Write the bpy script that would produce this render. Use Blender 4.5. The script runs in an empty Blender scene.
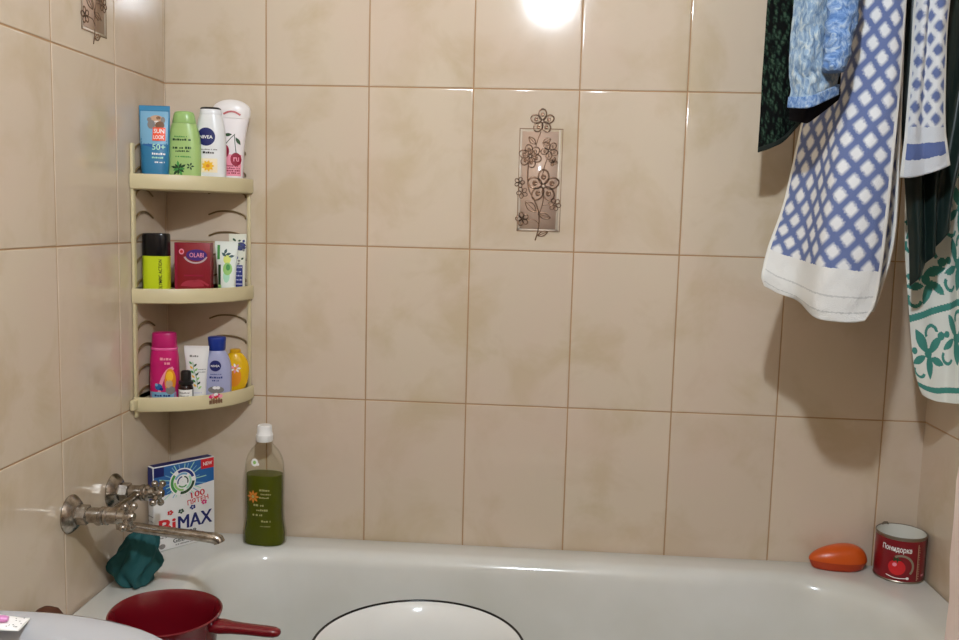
import bpy, bmesh, math, random
from mathutils import Vector, Matrix
random.seed(7)
PI = math.pi
C = bpy.context.scene.collection

# ------------------------------------------------------------------ materials
def lin(c):
    out = []
    for v in c[:3]:
        v /= 255.0
        out.append(v / 12.92 if v <= .04045 else ((v + .055) / 1.055) ** 2.4)
    return (*out, 1.0)

MATS = {}
def mat(name, col, rough=.45, metal=0., coat=0., trans=0., ior=1.45, emit=0., spec=.5, sss=0.):
    if name in MATS: return MATS[name]
    m = bpy.data.materials.new(name); m.use_nodes = True
    b = m.node_tree.nodes['Principled BSDF']
    b.inputs['Base Color'].default_value = lin(col)
    b.inputs['Roughness'].default_value = rough
    b.inputs['Metallic'].default_value = metal
    b.inputs['Coat Weight'].default_value = coat
    b.inputs['Transmission Weight'].default_value = trans
    b.inputs['IOR'].default_value = ior
    b.inputs['Specular IOR Level'].default_value = spec
    if sss:
        b.inputs['Subsurface Weight'].default_value = sss
        b.inputs['Subsurface Radius'].default_value = (.01, .01, .01)
    if emit:
        b.inputs['Emission Color'].default_value = lin(col)
        b.inputs['Emission Strength'].default_value = emit
    MATS[name] = m
    return m

def nodes(m):
    return m.node_tree.nodes, m.node_tree.links, m.node_tree.nodes['Principled BSDF']

def ramp(N, stops):
    r = N.new('ShaderNodeValToRGB')
    while len(r.color_ramp.elements) < len(stops): r.color_ramp.elements.new(.5)
    for e, (p, c) in zip(r.color_ramp.elements, stops):
        e.position = p; e.color = lin(c)
    return r

def math_node(N, L, op, a, b=None, c=None):
    n = N.new('ShaderNodeMath'); n.operation = op
    for i, v in enumerate((a, b, c)):
        if v is None: continue
        if isinstance(v, (int, float)): n.inputs[i].default_value = v
        else: L.new(v, n.inputs[i])
    return n.outputs[0]

def mix_col(N, L, fac, a, b):
    n = N.new('ShaderNodeMix'); n.data_type = 'RGBA'
    for sock, v in ((n.inputs[0], fac), (n.inputs[6], a), (n.inputs[7], b)):
        if isinstance(v, (int, float)): sock.default_value = v
        elif isinstance(v, tuple): sock.default_value = lin(v)
        else: L.new(v, sock)
    return n.outputs[2]

def noise(N, L, scale, detail=3, rough=.5, coord='Object', dist=0.):
    t = N.new('ShaderNodeTexCoord'); n = N.new('ShaderNodeTexNoise')
    n.inputs['Scale'].default_value = scale; n.inputs['Detail'].default_value = detail
    n.inputs['Roughness'].default_value = rough; n.inputs['Distortion'].default_value = dist
    L.new(t.outputs[coord], n.inputs['Vector'])
    return n.outputs['Fac']

def add_bump(m, height, strength=.3, dist=.002):
    N, L, B = nodes(m)
    b = N.new('ShaderNodeBump'); b.inputs['Strength'].default_value = strength
    b.inputs['Distance'].default_value = dist
    L.new(height, b.inputs['Height']); L.new(b.outputs['Normal'], B.inputs['Normal'])

def make_tile(name, dark, light, pink):
    m = mat(name, light, .1, spec=.5)
    N, L, B = nodes(m)
    n1 = noise(N, L, 7.5, 4, .55, dist=.4)
    n2 = noise(N, L, 3.3, 2, .5, dist=.3)
    r = ramp(N, [(.36, dark), (.52, light), (.7, light)])
    L.new(n1, r.inputs[0])
    f2 = ramp(N, [(.42, (0, 0, 0)), (.68, (200, 200, 200))]); L.new(n2, f2.inputs[0])
    c = mix_col(N, L, f2.outputs[0], r.outputs[0], pink)
    g = N.new('ShaderNodeNewGeometry')
    h = N.new('ShaderNodeHueSaturation')
    L.new(math_node(N, L, 'MULTIPLY_ADD', g.outputs['Random Per Island'], .07, .965), h.inputs['Value'])
    L.new(c, h.inputs['Color']); L.new(h.outputs['Color'], B.inputs['Base Color'])
    n3 = noise(N, L, 45, 2)
    add_bump(m, n3, .03, .001)
    return m

TILE = make_tile('glazed_tile', (195, 177, 149), (206, 190, 168), (209, 187, 168))
GROUT = mat('grout', (172, 136, 98), .8)
FLOOR_T = make_tile('floor_tile', (86, 62, 46), (104, 78, 60), (98, 70, 56))
PLASTER = mat('plaster', (232, 226, 216), .8)
N_, L_, B_ = nodes(PLASTER); add_bump(PLASTER, noise(N_, L_, 60, 4), .25, .003)
PINKPLASTER = mat('pinkish_painted_plaster', (226, 206, 196), .7)
N_, L_, B_ = nodes(PINKPLASTER); add_bump(PINKPLASTER, noise(N_, L_, 40, 4), .3, .004)
ENAMEL = mat('white_enamel', (216, 215, 209), .13, coat=.2)
N_, L_, B_ = nodes(ENAMEL)
_r = ramp(N_, [(.3, (204, 202, 192)), (.7, (219, 218, 212))]); L_.new(noise(N_, L_, 4, 4), _r.inputs[0]); L_.new(_r.outputs[0], B_.inputs['Base Color'])
PORCELAIN = mat('sink_porcelain', (168, 168, 170), .1, coat=.3)
BASIN_W = mat('basin_enamel', (230, 229, 224), .12, coat=.3)
BLACK_RIM = mat('black_enamel_rim', (28, 26, 26), .25)
SHELF = mat('beige_shelf_plastic', (208, 194, 154), .4)
SHELF_DK = mat('brown_shelf_wire', (120, 98, 62), .5)
CHROME = mat('worn_nickel', (176, 168, 158), .24, metal=1.)
N_, L_, B_ = nodes(CHROME)
_r = ramp(N_, [(.3, (128, 118, 106)), (.65, (190, 184, 176))]); L_.new(noise(N_, L_, 90, 5, .65), _r.inputs[0]); L_.new(_r.outputs[0], B_.inputs['Base Color'])
REDPL = mat('dark_red_plastic', (100, 9, 20), .25, coat=.2)
N_, L_, B_ = nodes(REDPL)
ORANGE = mat('orange_plastic', (206, 86, 26), .3)
ORANGE_D = mat('deep_orange_plastic', (178, 58, 16), .35)
TINRED = mat('red_tin_paint', (126, 14, 26), .3, coat=.2)
TIN = mat('bare_tin', (150, 140, 126), .35, metal=1.)
TIN_IN = mat('white_can_lacquer', (214, 212, 202), .45)
TEAL_RAG = mat('dark_teal_cloth', (20, 78, 80), .75)
N_, L_, B_ = nodes(TEAL_RAG); add_bump(TEAL_RAG, noise(N_, L_, 220, 3), .3, .002)
SOAPBROWN = mat('brown_soap', (84, 46, 28), .5)

def flat(name, col, rough=.4, **k): return mat(name, col, rough, **k)
WHITE = flat('white_print', (240, 238, 234)); NAVY = flat('navy_print', (22, 30, 96))
DKBLUE = flat('dark_blue_print', (30, 44, 120)); BLK = flat('black_print', (22, 20, 20))
RED = flat('red_print', (206, 34, 40)); ORED = flat('orange_red_print', (238, 84, 44))
YEL = flat('yellow_print', (246, 190, 44)); YELD = flat('amber_print', (226, 140, 30))
GRN = flat('green_print', (70, 150, 70)); GRND = flat('dark_green_print', (34, 70, 36))
GRNL = flat('light_green_print', (150, 200, 110)); PINKP = flat('pink_print', (236, 150, 168))
CRIM = flat('crimson_print', (150, 18, 52)); MAG = flat('magenta_print', (214, 40, 120))
SKY = flat('sky_print', (124, 174, 202)); BLUE = flat('blue_print', (40, 98, 160))
GREY = flat('grey_print', (130, 126, 122)); BRN = flat('brown_print', (120, 84, 58))
TAN = flat('tan_print', (196, 160, 130)); PURP = flat('purple_print', (70, 40, 120))
MINT = flat('mint_print', (170, 220, 190)); LILAC = flat('lilac_print', (190, 186, 214))
PALEPRINT = flat('pale_gold_print', (176, 172, 108)); ORNP = flat('orange_print', (214, 130, 40))
MAROONL = flat('light_maroon_print', (168, 48, 66))

# ------------------------------------------------------------------ object helpers
def link(name, me, m=None, parent=None, smooth=35):
    if m is not None:
        for x in (m if isinstance(m, (list, tuple)) else [m]): me.materials.append(x)
    if smooth:
        me.polygons.foreach_set('use_smooth', [True] * len(me.polygons))
        me.set_sharp_from_angle(angle=math.radians(smooth))
    o = bpy.data.objects.new(name, me); C.objects.link(o)
    if parent: o.parent = parent
    return o

def from_bm(name, bm, m, parent=None, smooth=35, recalc=True):
    if recalc: bmesh.ops.recalc_face_normals(bm, faces=bm.faces)
    me = bpy.data.meshes.new(name); bm.to_mesh(me); bm.free()
    return link(name, me, m, parent, smooth)

def tag(o, label, cat, group=None):
    o['label'] = label; o['category'] = cat
    if group: o['group'] = group
    return o

def thing(name, label, cat, loc=(0, 0, 0), rz=0., group=None):
    o = bpy.data.objects.new(name, None); o.empty_display_size = .03
    C.objects.link(o); o.location = loc; o.rotation_euler = (0, 0, rz)
    return tag(o, label, cat, group)

def struct(o): o['kind'] = 'structure'; return o

def box(bm, lo, hi, bevel=0., seg=2, mi=0):
    r = bmesh.ops.create_cube(bm, size=1.)
    for v in r['verts']:
        for i in range(3): v.co[i] = (lo[i] + hi[i]) / 2 + v.co[i] * (hi[i] - lo[i])
    fs = list({f for v in r['verts'] for f in v.link_faces})
    for f in fs: f.material_index = mi
    if bevel:
        es = list({e for v in r['verts'] for e in v.link_edges})
        bmesh.ops.bevel(bm, geom=es, offset=bevel, segments=seg, affect='EDGES', profile=.5)

def ring_strip(bm, rings, closed=True, cap0=False, cap1=False, mi=0):
    vs = [[bm.verts.new(p) for p in r] for r in rings]
    for a, b in zip(vs, vs[1:]):
        n = len(a)
        for i in range(n if closed else n - 1):
            j = (i + 1) % n
            f = bm.faces.new((a[i], a[j], b[j], b[i])); f.material_index = mi
    if cap0: bm.faces.new(vs[0][::-1]).material_index = mi
    if cap1: bm.faces.new(vs[-1]).material_index = mi
    return vs

def tube(bm, pts, rad, seg=12, caps=True):
    pts = [Vector(p) for p in pts]; rings = []
    prev = None
    for i, p in enumerate(pts):
        d = (pts[min(i + 1, len(pts) - 1)] - pts[max(i - 1, 0)]).normalized()
        if prev is None:
            up = Vector((0, 0, 1)) if abs(d.z) < .9 else Vector((0, 1, 0))
            a = d.cross(up).normalized()
        else:
            a = (prev - d * prev.dot(d)).normalized()
        prev = a; b = d.cross(a)
        r = rad[i] if isinstance(rad, (list, tuple)) else rad
        rings.append([p + a * (math.cos(t) * r) + b * (math.sin(t) * r) for t in (2 * PI * k / seg for k in range(seg))])
    ring_strip(bm, rings, True, caps, caps)

def lathe(bm, prof, center=(0, 0, 0), axis='z', seg=40, cap0=False, cap1=False, mi=0):
    cx, cy, cz = center; rings = []
    for h, r in prof:
        ring = []
        for k in range(seg):
            t = 2 * PI * k / seg; a, b = math.cos(t) * r, math.sin(t) * r
            ring.append((cx + a, cy + b, cz + h) if axis == 'z' else (cx + h, cy + a, cz + b) if axis == 'x' else (cx + a, cy + h, cz + b))
        rings.append(ring)
    ring_strip(bm, rings, True, cap0, cap1, mi)

def sphere(bm, c, r, sc=(1, 1, 1), u=14, v=10):
    R = bmesh.ops.create_uvsphere(bm, u_segments=u, v_segments=v, radius=r)
    for x in R['verts']: x.co = Vector((x.co.x * sc[0], x.co.y * sc[1], x.co.z * sc[2])) + Vector(c)

def cr(p0, p1, p2, p3, t):
    return .5 * ((2 * p1) + (-p0 + p2) * t + (2 * p0 - 5 * p1 + 4 * p2 - p3) * t * t + (-p0 + 3 * p1 - 3 * p2 + p3) * t ** 3)

def spline(pts, n):
    pts = [Vector(p) for p in pts]; out = []
    m = len(pts) - 1
    for k in range(n + 1):
        s = k / n * m; i = min(int(s), m - 1); t = s - i
        p0 = pts[i - 1] if i > 0 else pts[i] * 2 - pts[i + 1]
        p3 = pts[i + 2] if i + 2 <= m else pts[i + 1] * 2 - pts[i]
        out.append(cr(p0, pts[i], pts[i + 1], p3, t))
    return out

# lofted bottle bodies: profile = [(z, rx, ry, exponent)]
def sell(rx, ry, n, seg):
    out = []
    for k in range(seg):
        t = 2 * PI * k / seg; c, s = math.cos(t), math.sin(t)
        out.append((rx * math.copysign(abs(c) ** (2 / n), c), ry * math.copysign(abs(s) ** (2 / n), s)))
    return out

def dense(prof, per=5):
    return [tuple(v) for v in spline([Vector(p) for p in prof], per * (len(prof) - 1))]

def loft(name, prof, m, parent, seg=48, caps=(True, True), smooth=40):
    bm = bmesh.new()
    ring_strip(bm, [[(x, y, z) for x, y in sell(rx, ry, n, seg)] for z, rx, ry, n in prof], True, *caps)
    return from_bm(name, bm, m, parent, smooth)

def front_of(prof):
    def f(u, v):
        ps = prof
        if v <= ps[0][0]: q = ps[0]
        elif v >= ps[-1][0]: q = ps[-1]
        else:
            for a, b in zip(ps, ps[1:]):
                if a[0] <= v <= b[0]:
                    t = (v - a[0]) / max(1e-9, b[0] - a[0]); q = [a[i] + (b[i] - a[i]) * t for i in range(4)]; break
        _, rx, ry, n = q
        k = min(1, abs(u) / rx)
        return Vector((u, -ry * max(0, 1 - k ** n) ** (1 / n), v))
    return f

TEXTS = {}
def text_polys(s, bold):
    if (s, bold) in TEXTS: return TEXTS[(s, bold)]
    cu = bpy.data.curves.new('lettering', 'FONT'); cu.body = s; cu.size = 1; cu.resolution_u = 3; cu.offset = bold
    ob = bpy.data.objects.new('lettering', cu); C.objects.link(ob)
    dg = bpy.context.evaluated_depsgraph_get()
    me = bpy.data.meshes.new_from_object(ob.evaluated_get(dg))
    V = [(v.co.x, v.co.y) for v in me.vertices]; P = [list(p.vertices) for p in me.polygons]
    bpy.data.objects.remove(ob); bpy.data.curves.remove(cu); bpy.data.meshes.remove(me)
    xs = [v[0] for v in V] or [0, 1]; ys = [v[1] for v in V] or [0, 1]
    w, h = max(xs) - min(xs) or 1, max(ys) - min(ys) or 1
    V = [((x - min(xs)) / w - .5, (y - min(ys)) / h - .5) for x, y in V]
    TEXTS[(s, bold)] = (V, P)
    return V, P

class Print:
    """printed artwork that follows a surface f(u, v) -> point; layers stand 0.15 mm apart"""
    def __init__(self, f, out=(0, -1, 0)):
        self.f = f; self.bm = bmesh.new(); self.mats = []; self.out = Vector(out); self.k = 1
    def _mi(self, m):
        if m not in self.mats: self.mats.append(m)
        return self.mats.index(m)
    def grid(self, fn, nu, nv, m, layer):
        mi = self._mi(m); off = self.out * (.00018 * (layer + self.k))
        V = [[self.bm.verts.new(self.f(*fn(i / nu, j / nv)) + off) for i in range(nu + 1)] for j in range(nv + 1)]
        for j in range(nv):
            for i in range(nu):
                self.bm.faces.new((V[j][i], V[j][i + 1], V[j + 1][i + 1], V[j + 1][i])).material_index = mi
    def rect(self, u0, v0, u1, v1, m, layer=1, n=10):
        self.grid(lambda s, t: (u0 + (u1 - u0) * s, v0 + (v1 - v0) * t), n, n, m, layer)
    def quad(self, a, b, c, d, m, layer=1, n=6):
        self.grid(lambda s, t: tuple((a[i] * (1 - s) + b[i] * s) * (1 - t) + (d[i] * (1 - s) + c[i] * s) * t for i in (0, 1)), n, n, m, layer)
    def ell(self, cu, cv, ru, rv, m, layer=1, rot=0., n=20, r0=0.02, a0=0., a1=2 * PI):
        c, s = math.cos(rot), math.sin(rot)
        def fn(p, q):
            a = a0 + (a1 - a0) * p; r = r0 + (1 - r0) * q
            x, y = ru * math.cos(a) * r, rv * math.sin(a) * r
            return cu + x * c - y * s, cv + x * s + y * c
        self.grid(fn, n, 3, m, layer)
    def leaf(self, cu, cv, L, W, rot, m, layer=1):
        c, s = math.cos(rot), math.sin(rot)
        def fn(p, q):
            x = (p - .5) * L; w = W * math.sin(PI * min(max(p, .02), .98)); y = (q - .5) * w
            return cu + x * c - y * s, cv + x * s + y * c
        self.grid(fn, 8, 2, m, layer)
    def stroke(self, pts, w, m, layer=1, n=16):
        P = spline([(x, y, 0) for x, y in pts], n)
        def fn(p, q):
            i = min(int(round(p * n)), n); d = (P[min(i + 1, n)] - P[max(i - 1, 0)]).normalized()
            return P[i].x - d.y * (q - .5) * w, P[i].y + d.x * (q - .5) * w
        self.grid(fn, n, 1, m, layer)
    def text(self, s, cu, cv, w, h, m, layer=2, rot=0., bold=.015, shear=0.):
        V, P = text_polys(s, bold); mi = self._mi(m); off = self.out * (.00018 * (layer + self.k))
        c, sn = math.cos(rot), math.sin(rot); vs = []
        for x, y in V:
            x, y = x * w + shear * y * h, y * h
            vs.append(self.bm.verts.new(self.f(cu + x * c - y * sn, cv + x * sn + y * c) + off))
        for p in P:
            try: self.bm.faces.new([vs[i] for i in p]).material_index = mi
            except ValueError: pass
    def dashes(self, u0, u1, v, h, m, layer=2, seed=1):
        r = random.Random(seed); u = u0
        while u < u1 - h * .3:
            w = min(r.uniform(.5, 1.1) * h, u1 - u); hh = h * r.uniform(.6, 1.)
            self.rect(u, v - h / 2, u + w, v - h / 2 + hh, m, layer, 1); u += w + h * r.choice((.25, .25, .8))
    def done(self, name, parent):
        return from_bm(name, self.bm, self.mats, parent, smooth=60, recalc=False)

# ------------------------------------------------------------------ camera
cam_d = bpy.data.cameras.new('camera'); cam = bpy.data.objects.new('camera', cam_d); C.objects.link(cam)
cam_d.sensor_width = 36; cam_d.sensor_fit = 'HORIZONTAL'; cam_d.lens = 892.7127 / 959 * 36; cam_d.clip_start = .02
M = Matrix(((.99728, -.03359, .0656), (.06896, .11102, -.99142), (.02602, .99325, .11303))).to_4x4()
M.translation = (.73552, -1.72218, 1.24849); cam.matrix_world = M
bpy.context.scene.camera = cam

# ------------------------------------------------------------------ room shell
XR = 1.4766; YF = -2.35; ZC = 2.404; W = .2; H = .3038
def lines(start, step, lo, hi):
    a = [lo]; k = math.ceil((lo - start) / step + 1e-3)
    while start + k * step < hi - 1e-3:
        a.append(start + k * step); k += 1
    return a + [hi]
zl = lines(.885, H, 0, ZC)

def tiled(name, P, N, ul, vl, tm, gap=.0011, thick=.05, seed=1, tilt=.0022, keep=()):
    """P(u,v) gives the wall plane point, N the normal into the room; every tile bevelled and very slightly out of true"""
    r = random.Random(seed); bm = bmesh.new(); N = Vector(N)
    g = -.0011
    for i, (u0, u1) in enumerate(zip(ul, ul[1:])):
        for j, (v0, v1) in enumerate(zip(vl, vl[1:])):
            tu, tv = r.uniform(-tilt, tilt), r.uniform(-tilt, tilt)
            if any(u0 < a < u1 and v0 < b < v1 for a, b in keep): tu = tv = 0
            cu, cv = (u0 + u1) / 2, (v0 + v1) / 2; loops = []
            gl_, gr_ = (0 if i == 0 else gap), (0 if i == len(ul) - 2 else gap)
            for ins, d in ((0, -.004), (0, -.0011), (.0005, -.0003), (.0013, 0), (.0028, 0)):
                a = gap + ins; al, ar = gl_ + ins, gr_ + ins
                loops.append([P(u, v) + N * (d + (u - cu) * tu * .5 + (v - cv) * tv * .5) for u, v in
                              ((u0 + al, v0 + a), (u1 - ar, v0 + a), (u1 - ar, v1 - a), (u0 + al, v1 - a))])
            ring_strip(bm, loops, True, False, True)
    cs = [P(u, v) for u, v in ((ul[0], vl[0]), (ul[-1], vl[0]), (ul[-1], vl[-1]), (ul[0], vl[-1]))]
    ring_strip(bm, [[c + N * g for c in cs], [c - N * thick for c in cs]], True, True, True, 1)
    return struct(from_bm(name, bm, [tm, GROUT], None, 30))

wall_back = tiled('wall_back', lambda u, v: Vector((u, 0, v)), (0, -1, 0), lines(-.0012, W, -.012, XR + .012), zl, TILE, seed=3, keep=((.7, 1.6), (.7, 1.3)))
wall_left = tiled('wall_left', lambda u, v: Vector((0, u, v)), (1, 0, 0), lines(-.2053, W, YF, 0)[:-1] + [.004], zl, TILE, seed=11, keep=((-.1, 1.6),))
wall_right = tiled('wall_right', lambda u, v: Vector((XR, u, v)), (-1, 0, 0), lines(-.2, W, YF, 0)[:-1] + [.004], zl, TILE, seed=5)
wall_front = tiled('wall_front', lambda u, v: Vector((u, YF, v)), (0, 1, 0), lines(0, W, 0, XR), zl, TILE, seed=9)
floor = tiled('floor', lambda u, v: Vector((u, v, 0)), (0, 0, 1), lines(0, .3, 0, XR), lines(0, .3, YF, 0), FLOOR_T, seed=2)
bm = bmesh.new(); box(bm, (-.05, YF - .05, ZC), (XR + .05, .05, ZC + .05)); struct(from_bm('ceiling', bm, mat('ceiling_paint', (188, 180, 168), .8)))
DOORW = mat('added_door_brown', (88, 54, 34), .4)  # unseen dark door added behind the camera to cut bounced light
bm = bmesh.new(); box(bm, (.36, YF + .001, 0.004), (1.12, YF + .045, 2.02), .003, 2)
for z0_, z1_ in ((.2, .9), (1.05, 1.85)): box(bm, (.47, YF + .044, z0_), (1.01, YF + .052, z1_), .006, 2)
added_dark_door = struct(from_bm('added_dark_door', bm, DOORW))
bm = bmesh.new(); tube(bm, [(.43, YF + .045, 1.0), (.43, YF + .09, 1.0), (.45, YF + .095, 1.0), (.53, YF + .095, 1.0)], .009, 12); from_bm('added_door_handle', bm, CHROME, added_dark_door)
# plastered pier that closes the tub niche at its near right end
bm = bmesh.new(); ring = []
for k in range(61):
    z = ZC * k / 60; e = .0016 * math.sin(z * 31) + .001 * math.sin(z * 73 + 1)
    pl = [(XR - .0005, -.815), (1.168 + e, -.815), (1.161 + e, -.819), (1.1575 + e, -.826), (1.1575 + e, -.94), (1.165, -.95), (XR - .0005, -.95)]
    ring.append([(x, y, z) for x, y in pl])
ring_strip(bm, ring, True, True, True); struct(from_bm('wall_partition', bm, PINKPLASTER, None, 40))

# floral relief on two of the tiles
BRONZE = mat('bronze_lustre', (142, 112, 90), .25, metal=.7)
PANEL = mat('pink_tile_panel', (198, 170, 150), .15)
LINE_W = mat('raised_white_line', (214, 200, 182), .1)
LINE_D = mat('brown_tile_line', (152, 122, 98), .2)
def decor(f, out, parent, label):
    p = Print(f, out); X = lambda x: (x - 540) / 527 + .1302; Z = lambda y: (241 - y) / 521 + .0205
    R = lambda x0, y0, x1, y1, m, l: p.rect(X(x0), Z(y1), X(x1), Z(y0), m, l, 2)
    R(521.5, 134, 557.5, 229.5, PANEL, 1)
    for a in ((518.6, 131, 562, 131.7), (518.6, 231.5, 562, 232.2), (518.6, 131, 519.4, 232.2), (561.3, 131, 562, 232.2)): R(*a, LINE_D, 1)
    for a in ((519.6, 229.8, 561, 231.3), (558, 132, 559.6, 231), (519.6, 132, 521, 231)): R(*a, LINE_W, 1)
    def st(pts, w=1.1, m=BRONZE, l=4): p.stroke([(X(a), Z(b)) for a, b in pts], w / 527, m, l)
    def flower(cx, cy, r, n, rot, eye=True, m=BRONZE, w=1.25):
        for k in range(n):
            a = rot + 2 * PI * k / n; px, py = cx + math.cos(a) * r * .58, cy + math.sin(a) * r * .58
            loop = [(px + math.cos(a) * math.cos(t) * r * .46 - math.sin(a) * math.sin(t) * r * .34,
                     py + math.sin(a) * math.cos(t) * r * .46 + math.cos(a) * math.sin(t) * r * .34) for t in (2 * PI * q / 10 for q in range(11))]
            st(loop, w, m, 5)
            if eye: p.ell(X(px), Z(py), r * .17 / 527, r * .2 / 527, m, 5, n=10)
        p.ell(X(cx), Z(cy), r * .12 / 527, r * .12 / 527, LINE_W, 6, n=8)
    def leaf(cx, cy, L, Wd, rot):
        c, s = math.cos(rot), math.sin(rot)
        top = [(cx + (q / 6 - .5) * L * c + math.sin(PI * q / 6) * Wd / 2 * s, cy - (q / 6 - .5) * L * s + math.sin(PI * q / 6) * Wd / 2 * c) for q in range(7)]
        bot = [(cx + (q / 6 - .5) * L * c - math.sin(PI * q / 6) * Wd / 2 * s, cy - (q / 6 - .5) * L * s - math.sin(PI * q / 6) * Wd / 2 * c) for q in range(7)]
        st(top); st(bot); st([top[0], (cx, cy), top[-1]], .7)
    st([(537.5, 241), (540, 232), (541, 222), (540, 212), (536, 202), (531.5, 195), (528.5, 186), (528, 172), (529, 163)], 1.3)
    st([(541, 214), (543.5, 206), (544.5, 199), (544, 192)]); st([(541, 225), (537, 221), (530, 220)], .8)
    st([(543, 206), (550, 205), (555, 205)], .7); st([(543, 176), (545, 166), (548, 158)], .9); st([(535, 150), (537, 142), (540, 134)], .8)
    flower(541, 124, 11.5, 5, -PI / 2, True, BRONZE, 1.4); flower(530, 158, 11, 6, .3, True); flower(549, 152, 8.5, 5, .4, True)
    flower(544, 187, 15.5, 5, -PI / 2, True, BRONZE, 1.7); flower(520, 184, 5, 5, 0, False, BRONZE, .9); flower(523, 194, 5.5, 5, .5, False, BRONZE, .8)
    flower(556, 205, 6, 6, .2, False, BRONZE, .9); flower(524, 220, 6.5, 5, .7, False); flower(553, 163, 4, 4, .3, True)
    leaf(532, 207.5, 15, 7.5, -.75); leaf(546, 216.5, 13, 5.5, -.3); leaf(545, 234, 11, 4.5, .4); leaf(531.5, 143, 10, 5, -.8); leaf(546, 143, 9, 5, .5)
    o = p.done('floral_tile_decor', parent); o['label'] = label
    md = o.modifiers.new('thickness', 'SOLIDIFY'); md.thickness = .0004; md.offset = 1
decor(lambda u, v: Vector((.5988 + u, 0, 1.1888 + v)), (0, -1, 0), wall_back, 'bronze flower relief on a pink panel of the tile')
decor(lambda u, v: Vector((0, -.4053 + u, 1.4926 + v)), (1, 0, 0), wall_left, 'bronze flower relief on the tile, cut off by the top of the photo')

# ------------------------------------------------------------------ lamp (above and behind the camera's view, mirrored in the tiles)
LAMP = (.742, -1.44, 2.0)
lamp = thing('pendant_lamp', 'glowing round globe lamp hanging from the ceiling, mirrored in the tiles', 'lamp', LAMP)
GLOW = mat('lamp_glow', (232, 243, 255), .4, emit=1500.)
FROST = bpy.data.materials.new('frosted_globe'); FROST.use_nodes = True; MATS['frost'] = FROST
N_, L_, B_ = nodes(FROST); N_.remove(B_)
tr = N_.new('ShaderNodeBsdfTransparent'); tr.inputs[0].default_value = (.96, .96, .96, 1); em = N_.new('ShaderNodeEmission'); em.inputs[0].default_value = lin((232, 243, 255)); em.inputs[1].default_value = 11
ad = N_.new('ShaderNodeAddShader'); L_.new(tr.outputs[0], ad.inputs[0]); L_.new(em.outputs[0], ad.inputs[1]); L_.new(ad.outputs[0], N_['Material Output'].inputs[0])
bm = bmesh.new(); sphere(bm, (0, 0, 0), .078, u=32, v=20); from_bm('globe', bm, FROST, lamp, 60)
bm = bmesh.new(); sphere(bm, (0, 0, 0), .03, u=12, v=8); from_bm('bulb', bm, GLOW, lamp, 60)
bm = bmesh.new(); lathe(bm, [(.028, .012), (.03, .014), (.08, .014)], seg=16, cap0=True, cap1=True); from_bm('bulb_holder', bm, BLACK_RIM, lamp)
bm = bmesh.new(); lathe(bm, [(.078, .02), (.078, .026), (.11, .026), (.12, .01), (.12, .003), (ZC - 2.0 - .03, .003)], seg=16, cap0=True); from_bm('cord', bm, BLACK_RIM, lamp)
bm = bmesh.new(); lathe(bm, [(ZC - 2.0 - .03, .004), (ZC - 2.0 - .028, .03), (ZC - 2.0 - .002, .045)], seg=24, cap0=True, cap1=True); from_bm('ceiling_rose', bm, PLASTER, lamp)

# ------------------------------------------------------------------ bathtub
def rrect(x0, y0, x1, y1, rads, seg=12):
    """rounded rectangle, corner order: x1y1, x0y1, x0y0, x1y0 (counter-clockwise)"""
    out = []
    for (cx, cy, sx, sy, a0), r in zip(((x1, y1, -1, -1, 0), (x0, y1, 1, -1, PI / 2), (x0, y0, 1, 1, PI), (x1, y0, -1, 1, 1.5 * PI)), rads):
        for k in range(seg + 1):
            a = a0 + PI / 2 * k / seg
            out.append((cx + sx * r + math.cos(a) * r, cy + sy * r + math.sin(a) * r))
    return out
def tub_ring(ins, z, inner=True):
    if inner: pts = rrect(.135 + ins * 1.0, -.665 + ins, 1.397 - ins * 1.6, -.07 - ins, (max(.17 - ins * .3, .05), .11, .11, .17))
    else: pts = rrect(.003 + ins, -.757 + ins, XR - .003 - ins, -.003 - ins, [.012 + ins * .3] * 4)
    return [(x, y, z) for x, y in pts]
tub = thing('bathtub', 'long white enamel bathtub filling the tiled niche', 'bathtub', (0, 0, 0))
bm = bmesh.new(); rings = []
for ins, z in ((.16, .17), (.1, .19), (.055, .30), (.04, .545), (.002, .55), (0, .553)): rings.append(tub_ring(ins, z, False))
rings += [tub_ring(0, .594, False), tub_ring(.002, .599, False), tub_ring(.006, .6005, False)]
for ins, z in ((-.012, .6005), (-.004, .6), (.004, .5975), (.011, .592), (.016, .584), (.019, .574), (.024, .55), (.034, .48), (.05, .38), (.066, .30), (.085, .262), (.115, .236), (.16, .226), (.2, .224)): rings.append(tub_ring(ins, z))
ring_strip(bm, rings, True, True, True)
from_bm('tub_shell', bm, ENAMEL, tub, 50)
for x in (.28, 1.2):
    for y in (-.55, -.2):
        bm = bmesh.new(); lathe(bm, [(0, .03), (.012, .03), (.02, .018), (.12, .024), (.186, .04)], (x, y, 0), seg=16, cap0=True, cap1=True); from_bm('foot', bm, ENAMEL, tub)

# enamel basin standing in the tub
bz = .232
basin = thing('enamel_basin', 'round white enamel basin with thin black rim standing in the tub', 'basin', (.5575, -.338, bz))
rt = .55 - bz; r = .1735
bm = bmesh.new(); lathe(bm, [(0, .02), (0, .11), (.004, .12), (.03, .128), (rt - .012, r - .012), (rt - .004, r - .004), (rt, r), (rt - .001, r - .001), (rt - .008, r - .012), (rt - .05, r - .026), (.04, .124), (.01, .11), (.006, .02)], seg=72, cap0=True, cap1=True)
from_bm('bowl', bm, BASIN_W, basin, 40)
bm = bmesh.new(); rings = []
for k in range(10):
    a = 2 * PI * k / 10; rings.append((rt + .0022 * math.sin(a), r + .001 + .0022 * math.cos(a)))
lathe(bm, rings + rings[:1], seg=72); o = from_bm('rim', bm, BLACK_RIM, basin, 60); o['label'] = 'thin black rolled rim'

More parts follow.
